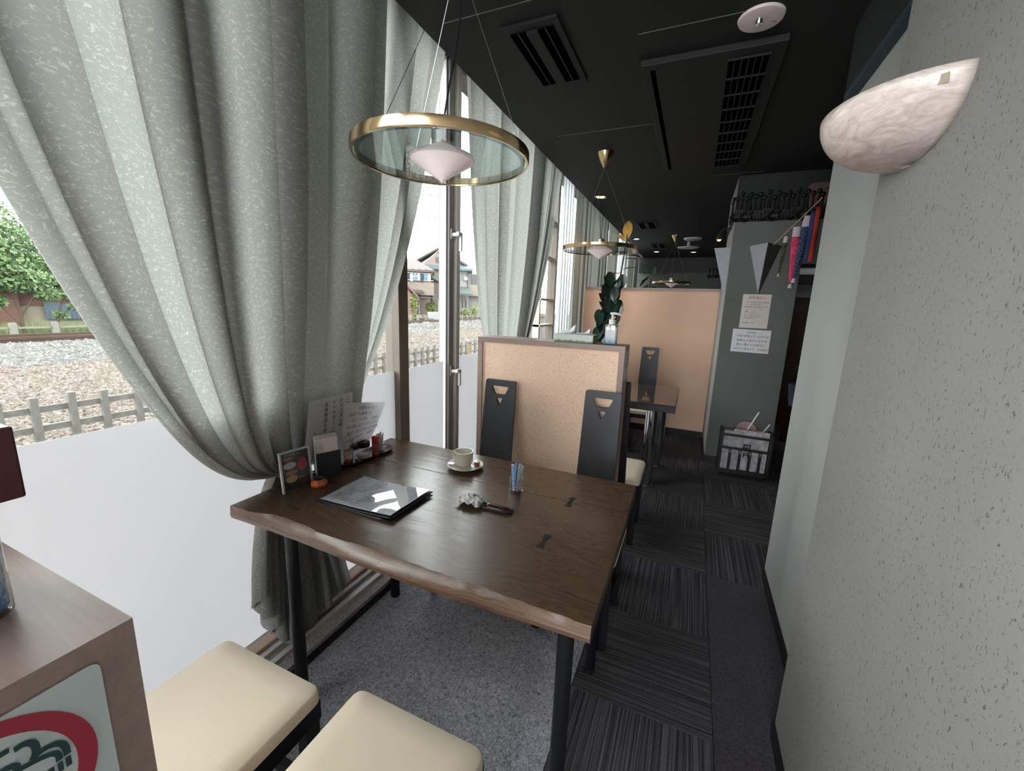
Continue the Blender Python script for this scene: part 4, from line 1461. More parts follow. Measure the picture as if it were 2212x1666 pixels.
msheet(0.001, 0.0, 0.0, 0.0, 6).build('back_cover', plain('menu_black_vinyl', (0.008, 0.009, 0.011, 1), 0.25), mn, solid=0.0018)
msheet(0.004, 0.010, 0.0, 0.0, 14).build('front_cover', 'black_metal', mn, solid=0.002)
msheet(0.0085, 0.010, 0.04, 0.0, 14).build('page', plain('menu_page', c8(214, 216, 226), 0.6, var=0.03), mn)
gl = glassy('menu_plastic', (0.97, 0.97, 0.97, 1), 4.0, 1.5)
rnd = random.Random(12)
ln = B()
for row in range(14):
    v_ = 0.90 - 0.058 * row
    for seg in ((0.10, 0.06), (0.30, 0.16)) if row < 7 else ((0.12, 0.2), (0.42, 0.14)):
        u0 = seg[0] + rnd.uniform(-0.01, 0.02)
        L = seg[1] * rnd.uniform(0.6, 1.2)
        nw = int(L / 0.018)
        for w_ in range(nw):
            ua, ub = u0 + w_ * 0.018, u0 + w_ * 0.018 + 0.013
            vs = []
            for (uu, vv) in ((ua, v_), (ub, v_), (ub, v_ + 0.018), (ua, v_ + 0.018)):
                p = mA.lerp(mD, uu).lerp(mB.lerp(mC, uu), vv)
                vs.append((p.x, p.y, ZT + 0.0092 + 0.010 * uu * uu))
            ln.add(vs, [(0, 1, 2, 3)])
ln.build('menu_print', plain('brown_print', c8(110, 100, 100), 0.8), mn, smooth=False)
msheet(0.0118, 0.010, 0.035, 0.0013, 40).build('plastic_sleeve', gl, mn, ang=180)

# folded card tray with crumpled wrapper
fc = thing('bill_holder', (-0.6, 1.22, ZT), 'small dark brown lacquer bill tray lying across the table', 'tray')
d = Vector((0.19, 0.004, 0)).normalized()
n_ = Vector((-d.y, d.x, 0))
pc = Vector((-0.607, 1.222, ZT))
prof = [(-0.021, 0.006), (-0.017, 0.002), (0.0, 0.0005), (0.017, 0.002), (0.021, 0.006)]
b = B()
for i in range(20):
    t_ = i / 19
    k = 1 - 0.35 * max(0, (t_ - 0.85) / 0.15) ** 2
    for (a, z) in prof:
        p = pc + d * (-0.1 + 0.2 * t_) + n_ * a * k
        b.v.append((p.x, p.y, ZT + z + 0.001 + 0.004 * (2 * t_ - 1) ** 2 * 0.5))
for i in range(19):
    for j in range(4):
        a = i * 5 + j
        b.f.append((a, a + 5, a + 6, a + 1))
b.build('tray', 'black_wood', fc, solid=0.0025)
b = B()
for i in range(12):
    t_ = i / 11
    k = math.sqrt(max(0.02, 1 - max(0, (t_ - 0.6) / 0.4) ** 2))
    for j in range(7):
        a = -1 + 2 * j / 6
        p = pc + d * (0.004 + 0.098 * t_) + n_ * a * 0.0195 * k
        b.v.append((p.x, p.y, ZT + 0.006 + 0.014 * (1 - a * a) * k))
for i in range(11):
    for j in range(6):
        a = i * 7 + j
        b.f.append((a, a + 7, a + 8, a + 1))
b.build('cover_half', 'darkbrown', fc, solid=0.002, ang=60)
rnd = random.Random(7)
tw = B()
cq = pc - d * 0.062
pts3 = []
for i in range(15):
    for j in range(15):
        u, v_ = i / 14 * 2 - 1, j / 14 * 2 - 1
        rr = math.hypot(u, v_)
        z = max(0, 0.032 * (1 - rr * 0.72) + rnd.uniform(-0.007, 0.007))
        p = cq + d * u * 0.048 + n_ * v_ * 0.034
        pts3.append((p.x + rnd.uniform(-0.002, 0.002), p.y + rnd.uniform(-0.002, 0.002), ZT + 0.009 + z))
tw.add(pts3, [(i * 15 + j, (i + 1) * 15 + j, (i + 1) * 15 + j + 1, i * 15 + j + 1) for i in range(14) for j in range(14)])
o = tw.build('crumpled_napkin', plain('thin_white_paper', c8(216, 214, 214), 0.7, var=0.05), ang=20, solid=0.0006)
tag(o, 'crumpled white paper wrapper lying on the bill tray', 'napkin')

# carved orange pot
q = Vector((-1.262, 1.082, ZT))
op = thing('toothpick_pot', q, 'small faceted orange wooden pot with a black top', 'pot')
B().lathe([(0.020, 0.0), (0.030, 0.004), (0.032, 0.012), (0.021, 0.028), (0.0, 0.028)], q, 7).build('pot_body', 'orange', op, smooth=False)
B().lathe([(0.019, 0.028), (0.021, 0.031), (0.014, 0.034), (0.012, 0.030), (0.0, 0.029)], q, 16).build('black_top', 'black_wood', op)

# acrylic stand with dessert card
st = thing('menu_stand', (-1.31, 1.02, ZT), 'clear acrylic stand with a dark dessert card at the table end', 'sign')
A0, A1 = Vector((-1.318, 0.970, ZT)), Vector((-1.300, 1.085, ZT))
dx = (A1 - A0).normalized()
nn = Vector((dx.y, -dx.x, 0))      # towards the room
up = (Vector((0, 0, 1)) - nn * 0.10).normalized()
H, Wd = 0.152, (A1 - A0).length
mid = (A0 + A1) / 2
B().obox(mid + up * H / 2 + nn * 0.005, dx, nn, up, Wd / 2, 0.0015, H / 2).build('front_sheet', 'acrylic', st, smooth=False)
B().obox(mid + up * H / 2 - nn * 0.003, dx, nn, up, Wd / 2, 0.0015, H / 2).build('back_sheet', 'acrylic', st, smooth=False)
for sgn in (-1, 1):
    B().obox(mid + dx * sgn * (Wd / 2 - 0.003) + up * H / 2 + nn * 0.001, dx, nn, up, 0.003, 0.005, H / 2).build('edge_strip', 'alu_l', st, smooth=False)
B().obox(mid + up * H * 0.99 + nn * 0.001, dx, nn, up, Wd / 2, 0.005, 0.003).build('edge_strip', 'alu_l', st, smooth=False)
B().obox(mid + up * H / 2 + nn * 0.0012, dx, nn, up, Wd / 2 - 0.007, 0.0012, H / 2 - 0.006).build('card', plain('dark_card', c8(26, 26, 34), 0.4, var=0.3, scale=30), st, smooth=False)
cf = mid + nn * 0.0030


def blob(a, bz, ra, rb, mat, nm):
    pl = [(a + ra * math.cos(2 * PI * i / 20), bz + rb * math.sin(2 * PI * i / 20)) for i in range(20)]
    b = B()
    b.add([cf + dx * u + up * w for u, w in pl], [tuple(range(20))])
    b.build(nm, mat, st, smooth=False)


blob(-0.022, 0.098, 0.024, 0.013, plain('dish_white', c8(196, 190, 190), 0.5), 'printed_dessert')
blob(0.026, 0.092, 0.018, 0.026, plain('dish_red', c8(176, 40, 62), 0.5, var=0.4, scale=60), 'printed_dessert')
blob(-0.020, 0.046, 0.022, 0.014, plain('dish_yellow', c8(190, 166, 110), 0.5), 'printed_dessert')
blob(-0.026, 0.122, 0.020, 0.008, plain('dish_brown', c8(150, 96, 66), 0.5), 'printed_dessert')
blob(-0.018, 0.070, 0.024, 0.008, plain('dish_orange', c8(186, 116, 76), 0.5), 'printed_dessert')
rxm = Matrix.Identity(3)
text('ケーキセット', 0.011, 'paper', st, cf + nn * 0.0004 + dx * -0.04 + up * 0.134, dx, up, depth=0.0003)
text('デザート', 0.009, 'paper', st, cf + nn * 0.0004 + dx * 0.006 + up * 0.04, dx, up, depth=0.0003)

# black napkin holder with paper napkins
nh = thing('napkin_holder', (-1.31, 1.17, ZT), 'black slab napkin holder behind the orange pot', 'napkin holder')
dx2 = Vector((0.40, 0.92, 0)).normalized()
n2 = Vector((dx2.y, -dx2.x, 0))
mid2 = Vector((-1.310, 1.172, ZT))
up2 = (Vector((0, 0, 1)) - n2 * 0.04).normalized()
B().obox(mid2 + n2 * 0.018 + up2 * 0.052, dx2, n2, up2, 0.047, 0.003, 0.052).build('front_plate', 'black_wood', nh, smooth=False, bevel=0.001)
B().obox(mid2 - n2 * 0.018 + up2 * 0.056, dx2, n2, up2, 0.047, 0.003, 0.052).build('back_plate', 'black_wood', nh, smooth=False, bevel=0.001)
B().obox(mid2 + up2 * 0.004, dx2, n2, up2, 0.047, 0.02, 0.003).build('base_plate', 'black_wood', nh, smooth=False)
for k in range(5):
    o = B().obox(mid2 + n2 * (0.012 - 0.006 * k) + up2 * (0.085 + 0.002 * k) - dx2 * 0.003, dx2, n2, up2, 0.042, 0.0022, 0.077).build('paper_napkin', 'paper_warm', smooth=False)
    tag(o, 'white paper napkin standing in the black holder, %s from the front' % ('first', 'second', 'third', 'fourth', 'fifth')[k], 'napkin', 'napkins in the black holder')

# two handwritten sheets in soft plastic, leaning by the window
BX = Vector((0, 0, 0))


def leaf_sheet(label, P0, P1, P2, P3, lines, bow):
    """P0 bl, P1 br, P2 tr, P3 tl"""
    P0, P1, P2, P3 = map(Vector, (P0, P1, P2, P3))
    r = thing('handwritten_menu', P0.lerp(P1, 0.5), label, 'menu')
    n_s = (P1 - P0).cross(P3 - P0).normalized()
    f = lambda u, v_, e=0.0: P0.lerp(P1, u).lerp(P3.lerp(P2, u), v_) + n_s * (bow * math.sin(PI * v_) + e)
    B().grid(6, 12, lambda u, v_: f(u, v_)).build('sheet', 'thin_paper', r)
    B().grid(6, 12, lambda u, v_: f(-0.02 + 1.04 * u, -0.01 + 1.03 * v_, 0.002)).build('plastic_sleeve', 'acrylic', r)
    for (body, sz, u, v_, m_, vert) in lines:
        if vert:
            for k, chh in enumerate(body):
                o_ = f(u, v_ - k * vert, 0.0013)
                text(chh, sz, m_, r, o_, f(u + 0.1, v_) - f(u, v_), f(u, v_ + 0.05) - f(u, v_))
        else:
            text(body, sz, m_, r, f(u, v_, 0.0013), f(u + 0.3, v_) - f(u, v_), f(u, v_ + 0.05) - f(u, v_))
    return r


leaf_sheet('handwritten sheet with upright columns of writing leaning against the curtain', (-1.355, 1.085, 0.78), (-1.355, 1.345, 0.80), (-1.378, 1.390, 1.038), (-1.378, 1.155, 1.038), [
    ('人気の', 0.017, 0.84, 0.88, 'ink', 0.085),
    ('ますと油の中', 0.017, 0.68, 0.88, 'ink', 0.085),
    ('からお出しして揚げ', 0.017, 0.52, 0.88, 'ink', 0.085),
    ('調理時間を考慮の上ご注文', 0.019, 0.34, 0.86, 'ink', 0.083),
    ('おねがいします', 0.015, 0.14, 0.46, 'ink', 0.07)], 0.004)
leaf_sheet('handwritten drinks list leaning over the condiment tray by the window', (-1.318, 1.235, 0.752), (-1.322, 1.405, 0.775), (-1.352, 1.575, 0.955), (-1.352, 1.315, 1.005), [
    ('お酒のメニュー', 0.0172, 0.34, 0.88, 'ink', 0),
    ('(泡までも美味しい', 0.0172, 0.12, 0.77, 'ink', 0),
    ('生ビール(中)', 0.0172, 0.20, 0.665, 'ink_red', 0),
    ('500円', 0.0172, 0.74, 0.655, 'ink', 0),
    ('昔に飲んだジンフィズの', 0.0172, 0.10, 0.555, 'ink', 0),
    ('味がします(ウォッカ使用', 0.0172, 0.12, 0.45, 'ink', 0),
    ('レモンサワー', 0.0172, 0.14, 0.34, 'ink', 0),
    ('400円', 0.016, 0.74, 0.36, 'ink', 0),
    ('日本酒 350円', 0.016, 0.16, 0.24, 'ink', 0)], 0.003)

# condiment tray and its jars
td = Vector((0.03, 0.27, 0)).normalized()
tn = Vector((td.y, -td.x, 0))
tq = Vector((-1.318, 1.395, ZT))
ct = thing('condiment_tray', tq, 'oval dark lacquer tray of condiments against the window', 'tray')
b = B()
NN = 40
prof = [(0.0, 0.004), (0.80, 0.004), (0.95, 0.010), (1.0, 0.016), (1.0, 0.012), (0.92, 0.001), (0.0, 0.0)]
for (k, z) in prof:
    for i in range(NN):
        a = 2 * PI * i / NN
        ca_, sa_ = math.cos(a), math.sin(a)
        ex = abs(ca_) ** 0.6 * (1 if ca_ > 0 else -1)
        ey = abs(sa_) ** 0.6 * (1 if sa_ > 0 else -1)
        p = tq + td * 0.150 * k * ex + tn * 0.052 * k * ey
        b.v.append((p.x, p.y, ZT + z))
for j in range(len(prof) - 1):
    for i in range(NN):
        b.f.append((j * NN + i, j * NN + (i + 1) % NN, (j + 1) * NN + (i + 1) % NN, (j + 1) * NN + i))
b.build('tray_body', 'darkbrown', ct, ang=50)


def at(u, w):
    return tq + td * u + tn * w + Vector((0, 0, 0.004))


q = at(-0.105, 0.010)
j1 = thing('spice_jar', q, 'tall glass jar of brown spice on the condiment tray', 'jar')
B().lathe([(0.0, 0.0), (0.020, 0.0), (0.022, 0.003), (0.022, 0.098), (0.019, 0.104), (0.018, 0.102), (0.0205, 0.096), (0.0205, 0.004), (0.0, 0.003)], q, 28).build('glass_body', 'glass_clear', j1, ang=40)
B().lathe([(0.0, 0.003), (0.0198, 0.004), (0.0198, 0.068), (0.0, 0.070)], q, 24).build('spice', 'cinnamon', j1)
B().lathe([(0.0224, 0.030), (0.0224, 0.066)], q, 28).build('label', plain('pale_label', c8(186, 168, 150), 0.6, var=0.35, scale=60), j1)
B().lathe([(0.0225, 0.103), (0.0232, 0.105), (0.0232, 0.125), (0.020, 0.128), (0.0, 0.128)], q, 28).build('cap', 'glass_clear', j1)
q = at(-0.02, 0.006)
j2 = thing('sauce_pot', q, 'clear glass pot with a thick dark brown lid and side knob', 'jar')
B().lathe([(0.0, 0.0), (0.024, 0.0), (0.028, 0.004), (0.030, 0.03), (0.026, 0.058), (0.024, 0.058), (0.028, 0.03), (0.026, 0.005), (0.0, 0.004)], q, 28).build('glass_body', 'glass_clear', j2, ang=40)
B().lathe([(0.0, 0.004), (0.025, 0.005), (0.026, 0.02), (0.0, 0.02)], q, 24).build('salt', 'paper', j2)
B().lathe([(0.030, 0.056), (0.031, 0.058), (0.031, 0.076), (0.028, 0.080), (0.008, 0.080), (0.007, 0.076), (0.0, 0.076)], q, 28).build('lid', 'darkbrown', j2)
hq = q - td * 0.052 + tn * 0.004
B().obox(hq + Vector((0, 0, 0.068)), td, tn, (0, 0, 1), 0.018, 0.013, 0.012).build('side_knob', 'darkbrown', j2, smooth=False, bevel=0.004)
B().obox(q - td * 0.032 + Vector((0, 0, 0.068)), td, tn, (0, 0, 1), 0.008, 0.006, 0.006).build('handle_neck', 'darkbrown', j2, smooth=False)
q = at(0.045, 0.012)
j3 = thing('pepper_shaker', q, 'small shaker with a bright red cap on the condiment tray', 'shaker')
B().lathe([(0.0, 0.0), (0.0145, 0.0), (0.015, 0.002), (0.015, 0.055), (0.0, 0.056)], q, 24).build('printed_body', plain('red_cream_print', c8(170, 96, 80), 0.5, var=0.55, scale=70), j3)
B().lathe([(0.0155, 0.054), (0.0155, 0.082), (0.0135, 0.087), (0.0, 0.088)], q, 24).build('red_cap', 'red', j3)
q = at(0.090, -0.004)
j4 = thing('toothpick_glass', q, 'little cut glass of toothpick packets at the far end of the tray', 'glass')
B().lathe([(0.0, 0.0), (0.019, 0.0), (0.020, 0.010), (0.018, 0.014), (0.020, 0.020), (0.020, 0.044), (0.0185, 0.044), (0.0175, 0.008), (0.0, 0.007)], q, 24).build('glass_body', 'glass_clear', j4, ang=40)
for k in range(6):
    a = 2 * PI * k / 6
    b0, b1 = q + Vector((0.008 * math.cos(a), 0.008 * math.sin(a), 0.008)), q + Vector((0.015 * math.cos(a), 0.015 * math.sin(a), 0.083 + 0.004 * (k % 3)))
    d_ = (b1 - b0).normalized()
    sx_ = d_.cross(Vector((0, 0, 1)) if k % 2 else Vector((1, 0, 0.2))).normalized()
    o = B().obox((b0 + b1) / 2, sx_, d_.cross(sx_), d_, 0.0042, 0.0013, (b1 - b0).length / 2).build('toothpick_packet', 'paper_warm', smooth=False)
    tag(o, 'pale paper toothpick packet standing in the little cut glass', 'toothpick', 'toothpick packets in the little cut glass')
q = at(-0.068, 0.028)
o = B().ball(q + Vector((0, 0, 0.008)), 0.020, 0.011, 0.008, 10, 6).build('wrapped_sweet', plain('grey_wrapper', c8(84, 74, 70), 0.5, var=0.4, scale=80))
tag(o, 'dark crinkled packet lying on the tray between the jars', 'packet')


# ================================================================== THINGS ON THE PARTITIONS
def pump_bottle(q, label):
    r = thing('pump_bottle', q, label, 'bottle', 'hand sanitiser pump bottles on the partitions')
    t = NT('bottle_print_%d' % len(bpy.data.materials))
    tc = t.add('ShaderNodeTexCoord')
    sx_ = t.add('ShaderNodeSeparateXYZ')
    t.link(tc.outputs['Object'], sx_.inputs[0])
    vo = t.add('ShaderNodeTexVoronoi')
    vo.inputs['Scale'].default_value = 240
    t.link(tc.outputs['Object'], vo.inputs['Vector'])
    add = t.add('ShaderNodeMath', operation='MULTIPLY_ADD')
    t.link(vo.outputs['Color'], add.inputs[0])
    add.inputs[1].default_value = 0.024
    t.link(sx_.outputs['Z'], add.inputs[2])
    t.base(t.ramp(add.outputs[0], [(0.014, c8(70, 134, 190)), (0.026, c8(110, 168, 210)), (0.038, c8(196, 210, 224)), (0.06, c8(222, 224, 230))]))
    t.set(Roughness=0.25)
    qz = Vector(q)
    w, dd = 0.030, 0.021
    base = rounded([(-w, -dd), (w, -dd), (w, dd), (-w, dd)], 0.012, 4)
    n = len(base)
    b = B()
    for k, z in ((0.9, 0.0), (1.0, 0.003), (1.0, 0.096), (0.96, 0.1), (0.4, 0.103)):
        b.v += [(qz.x + x * k, qz.y + y * k, qz.z + z) for x, y in base]
    for j in range(4):
        for i in range(n):
            b.f.append((j * n + i, j * n + (i + 1) % n, (j + 1) * n + (i + 1) % n, (j + 1) * n + i))
    b.f += [tuple(range(n - 1, -1, -1)), tuple(4 * n + i for i in range(n))]
    b.build('bottle_body', 'glass_clear', r, ang=50)
    b = B()
    for z in (0.006, 0.088):
        b.v += [(qz.x + x * 0.95, qz.y + y * 0.93, qz.z + z) for x, y in base]
    for i in range(n):
        b.f.append((i, (i + 1) % n, n + (i + 1) % n, n + i))
    b.f += [tuple(range(n - 1, -1, -1)), tuple(n + i for i in range(n))]
    b.build('printed_sleeve', t.m, r, ang=50)
    B().lathe([(0.015, 0.10), (0.0155, 0.102), (0.0155, 0.118), (0.0135, 0.124), (0.0, 0.124)], qz, 24).build('collar', 'white', r)
    h = B().cyl(qz + Vector((0, 0, 0.122)), qz + Vector((0, 0, 0.150)), 0.0055, n=12)
    h.tube([qz + Vector((-0.012, 0, 0.154)), qz + Vector((0.006, 0, 0.155)), qz + Vector((0.03, 0, 0.153)), qz + Vector((0.04, 0, 0.148))], [0.006, 0.0065, 0.005, 0.0035], 10)
    h.build('pump_head', 'white', r)
    return r


pump_bottle((-0.372, 2.105, 1.268), 'pump bottle on the tan partition, right of the tissue box')
pump_bottle((-0.392, 0.066, 1.252), 'pump bottle cut off by the left picture edge, on the lower left partition')
tx = thing('tissue_box', (-0.555, 2.12, 1.268), 'white and green tissue box on top of the tan partition', 'tissue box')
t = NT('tissue_box_print')
tc = t.add('ShaderNodeTexCoord')
sx_ = t.add('ShaderNodeSeparateXYZ')
t.link(tc.outputs['Object'], sx_.inputs[0])
nf = t.noise(t.coord('Object', (1, 1, 0.2)), 40, 2)
ad = t.add('ShaderNodeMath', operation='MULTIPLY_ADD')
t.link(nf, ad.inputs[0])
ad.inputs[1].default_value = 0.02
t.link(sx_.outputs['Z'], ad.inputs[2])
t.base(t.ramp(ad.outputs[0], [(0.018, c8(84, 120, 78)), (0.024, c8(206, 210, 206))]))
B().box(-0.66, -0.455, 2.072, 2.172, 1.268, 1.310).build('carton', t.m, tx, smooth=False, bevel=0.002)
B().box(-0.4545, -0.4535, 2.074, 2.17, 1.269, 1.309).build('green_end', plain('tissue_green', c8(84, 116, 80), 0.6), tx, smooth=False)
rnd = random.Random(3)
for (xa, xb, hz) in ((-0.64, -0.56, 0.045), (-0.55, -0.48, 0.03)):
    b = B().grid(10, 6, lambda u, v_: (xa + (xb - xa) * u, 2.10 + 0.045 * v_ + 0.004 * math.sin(9 * u), 1.311 + hz * (0.25 + 0.75 * u ** 1.5) * math.sin(PI * (0.1 + 0.8 * v_)) * (0.8 + 0.3 * math.sin(7 * u + 3 * v_))))
    b.build('tissue', 'paper', tx, solid=0.0006)
bx = thing('tissue_box', (-0.66, 0.10, 1.252), 'dark maroon box at the left picture edge behind the pump bottle', 'box')
B().box(-0.84, -0.56, 0.03, 0.152, 1.256, 1.325).build('lacquer_case', 'maroon', bx, smooth=False, bevel=0.002)
B().box(-0.80, -0.60, 0.05, 0.10, 1.252, 1.257).build('base_pad', 'rubber', bx, smooth=False)
B().box(-0.74, -0.66, 0.075, 0.095, 1.325, 1.3265).build('slot', 'rubber', bx, smooth=False)


# ================================================================== PLANTS
def leaf_geo(L, Wd, curl, nL=7):
    def fn(u, v_):
        s = 2 * v_ - 1
        w = Wd / 2 * math.sin(PI * min(1, 0.04 + u * 0.95)) ** 0.7
        return Vector((s * w, L * u, -curl * L * u * u + 0.18 * abs(s) * w))
    return fn


def add_leaf(root, base, az, el, L, Wd, curl, mat):
    rot = Euler((0, 0, az)).to_matrix() @ Euler((el, 0, 0)).to_matrix()
    f = leaf_geo(L, Wd, curl)
    b = B().grid(8, 5, lambda u, v_: Vector(base) + rot @ f(u, v_))
    b.build('leaf', mat, root, ang=80)


rp = thing('rubber_plant', (-0.86, 4.72, 0), 'tall dark rubber plant with a yellow top leaf behind the tissue box', 'plant')
B().lathe([(0.0, 0.0), (0.11, 0.0), (0.15, 0.30), (0.16, 0.30), (0.16, 0.33), (0.14, 0.33), (0.13, 0.28), (0.0, 0.28)], (-0.88, 4.74, 0), 28).build('pot', 'pot', rp)
B().lathe([(0.0, 0.28), (0.13, 0.285)], (-0.88, 4.74, 0), 20).build('soil', 'soil', rp)
st_pts = [Vector((-0.88, 4.74, 0.28)), Vector((-0.86, 4.73, 0.9)), Vector((-0.84, 4.72, 1.4)), Vector((-0.78, 4.70, 1.8)), Vector((-0.76, 4.70, 2.05)), Vector((-0.745, 4.70, 2.22))]
B().tube(st_pts, [0.014, 0.012, 0.010, 0.009, 0.007, 0.004], 8).build('stem', 'stem', rp)
B().tube([Vector((-0.90, 4.75, 0.28)), Vector((-0.93, 4.73, 0.8)), Vector((-0.95, 4.72, 1.3)), Vector((-0.90, 4.70, 1.6))], [0.012, 0.010, 0.008, 0.004], 8).build('stem', 'stem', rp)
rnd = random.Random(11)
LV = [(-0.75, 2.17, 0.1, 1.25, 0.24, 0.10, 'leaf_y'), (-0.77, 2.10, 1.4, 0.25, 0.20, 0.10, 'leaf_g'), (-0.76, 2.13, -1.2, 0.6, 0.17, 0.08, 'leaf_d'), (-0.77, 2.15, 2.2, 0.7, 0.15, 0.09, 'leaf_y'),
      (-0.75, 1.97, -1.4, 0.05, 0.22, 0.12, 'leaf_d'), (-0.76, 2.0, -0.9, 0.2, 0.2, 0.1, 'leaf_d'), (-0.78, 1.82, 1.5, 0.0, 0.20, 0.09, 'leaf_d'), (-0.76, 1.86, -1.5, 0.3, 0.16, 0.1, 'leaf_d'),
      (-0.79, 1.76, 1.9, -0.5, 0.22, 0.07, 'leaf_d'), (-0.80, 1.70, 2.0, -0.7, 0.2, 0.06, 'leaf_d')]
for (x, z, az, el, L, Wd, m_) in LV:
    add_leaf(rp, (x, 4.70, z), az, el, L, Wd, 0.25, m_)
for k in range(44):
    f = (k + 0.5) / 44
    z = 1.84 - 0.98 * f
    sp_w = 0.09 + 0.12 * f
    x = -0.82 - 0.12 * f + sp_w * (1 if k % 2 else -1) * rnd.uniform(0.2, 1.2)
    side = (x + 0.82 + 0.12 * f) / 0.15
    az = PI + side * -0.9 + rnd.uniform(-0.45, 0.45)
    add_leaf(rp, (x, 4.68 - rnd.uniform(0.0, 0.08), z), az, rnd.uniform(-1.35, -0.75), rnd.uniform(0.15, 0.21), rnd.uniform(0.085, 0.12), rnd.uniform(0.0, 0.25), 'leaf_d' if rnd.random() < 0.92 else 'leaf_g')

gp = thing('rubber_plant', (-0.66, 6.5, 0), 'light green leafy plant showing over the tall tan partition', 'plant')
B().lathe([(0.0, 0.0), (0.13, 0.0), (0.17, 0.35), (0.15, 0.35), (0.14, 0.3), (0.0, 0.3)], (-0.66, 6.5, 0), 24).build('pot', 'pot', gp)
B().tube([(-0.66, 6.5, 0.3), (-0.68, 6.5, 1.2), (-0.64, 6.5, 1.9)], [0.014, 0.012, 0.006], 8).build('stem', 'stem', gp)
for (x, z, az, el, L, Wd, m_) in ((-0.63, 1.93, -0.3, 1.2, 0.16, 0.08, 'leaf_g'), (-0.62, 1.92, -1.2, 0.35, 0.2, 0.1, 'leaf_d'), (-0.66, 1.88, 1.9, -0.1, 0.19, 0.08, 'leaf_g'), (-0.66, 1.92, 1.2, -0.6, 0.2, 0.09, 'leaf_g'),
                                  (-0.68, 1.80, 2.7, -0.7, 0.24, 0.10, 'leaf_g'), (-0.62, 1.78, -2.2, -0.4, 0.2, 0.1, 'leaf_d'), (-0.7, 1.7, 2.0, -0.9, 0.22, 0.1, 'leaf_g')):
    add_leaf(gp, (x, 6.5, z), az, el, L, Wd, 0.2, m_)

bp = thing('potted_plant', (1.22, 5.6, 0), 'small leafy plant in a blue pot in the dark gap right of the pillar', 'plant')
B().lathe([(0.0, 0.42), (0.09, 0.42), (0.12, 0.66), (0.105, 0.66), (0.10, 0.6), (0.0, 0.6)], (1.20, 5.6, 0), 24).build('pot', 'pot_blue', bp)
B().box(1.05, 1.38, 5.45, 5.75, 0.0, 0.42).build('stand', 'darkbrown', bp, smooth=False)
rnd = random.Random(2)
for k in range(18):
    add_leaf(bp, (1.19 + rnd.uniform(-0.08, 0.08), 5.58 + rnd.uniform(-0.06, 0.06), rnd.uniform(0.68, 1.1)), rnd.uniform(0, 6.28), rnd.uniform(-0.3, 0.9), 0.17, 0.07, 0.3, 'leaf_g' if k % 3 else 'leaf_d')
B().tube([(1.20, 5.6, 0.6), (1.19, 5.6, 1.1)], 0.008, 6).build('stem', 'stem', bp)

# ================================================================== OUTSIDE
MT['ballast_g'] = mat_island('grey_ballast', [y8(86, 83, 80), y8(122, 119, 115), y8(102, 99, 96), y8(146, 143, 138), y8(94, 90, 87)], 0.9, 0)
MT['ballast_t'] = mat_island('tan_gravel', [y8(104, 92, 82), y8(132, 120, 108), y8(92, 80, 70), y8(146, 136, 128), y8(112, 96, 84), y8(126, 123, 120)], 0.9, 0)
MT['gravel_ground'] = mat_felt('gravel_ground', x8(62, 54, 48), x8(112, 100, 90), 14, 0.6)
MT['concrete'] = plain('weathered_concrete', x8(166, 160, 152), 0.9, var=0.25, scale=12, bump=0.4)
MT['rail_rust'] = plain('rusty_rail', x8(104, 72, 58), 0.6, 0.3, 0.2, scale=10)


def gz(x):
    pts = [(-80, -0.35), (-24, -0.35), (-19.6, -0.25), (-18.9, -0.13), (-16.6, -0.13), (-15.2, -0.20), (-12, -0.30), (-8.5, -0.34), (-6.2, -0.45), (-1.75, -0.45)]
    for (a, va), (b_, vb) in zip(pts, pts[1:]):
        if a <= x <= b_:
            return va + (vb - va) * (x - a) / (b_ - a)
    return -0.4


gx = [-80, -24, -19.6, -18.9, -16.6, -15.2, -12, -8.5, -6.2, -1.75]
b = B()
for x in gx:
    for y in (-12, 20, 50, 90):
        b.v.append((x, y, gz(x)))
for i in range(len(gx) - 1):
    for j in range(3):
        a = i * 4 + j
        b.f.append((a, a + 4, a + 5, a + 1))
og = b.build('ground', 'gravel_ground', smooth=False)
og['kind'] = 'structure'


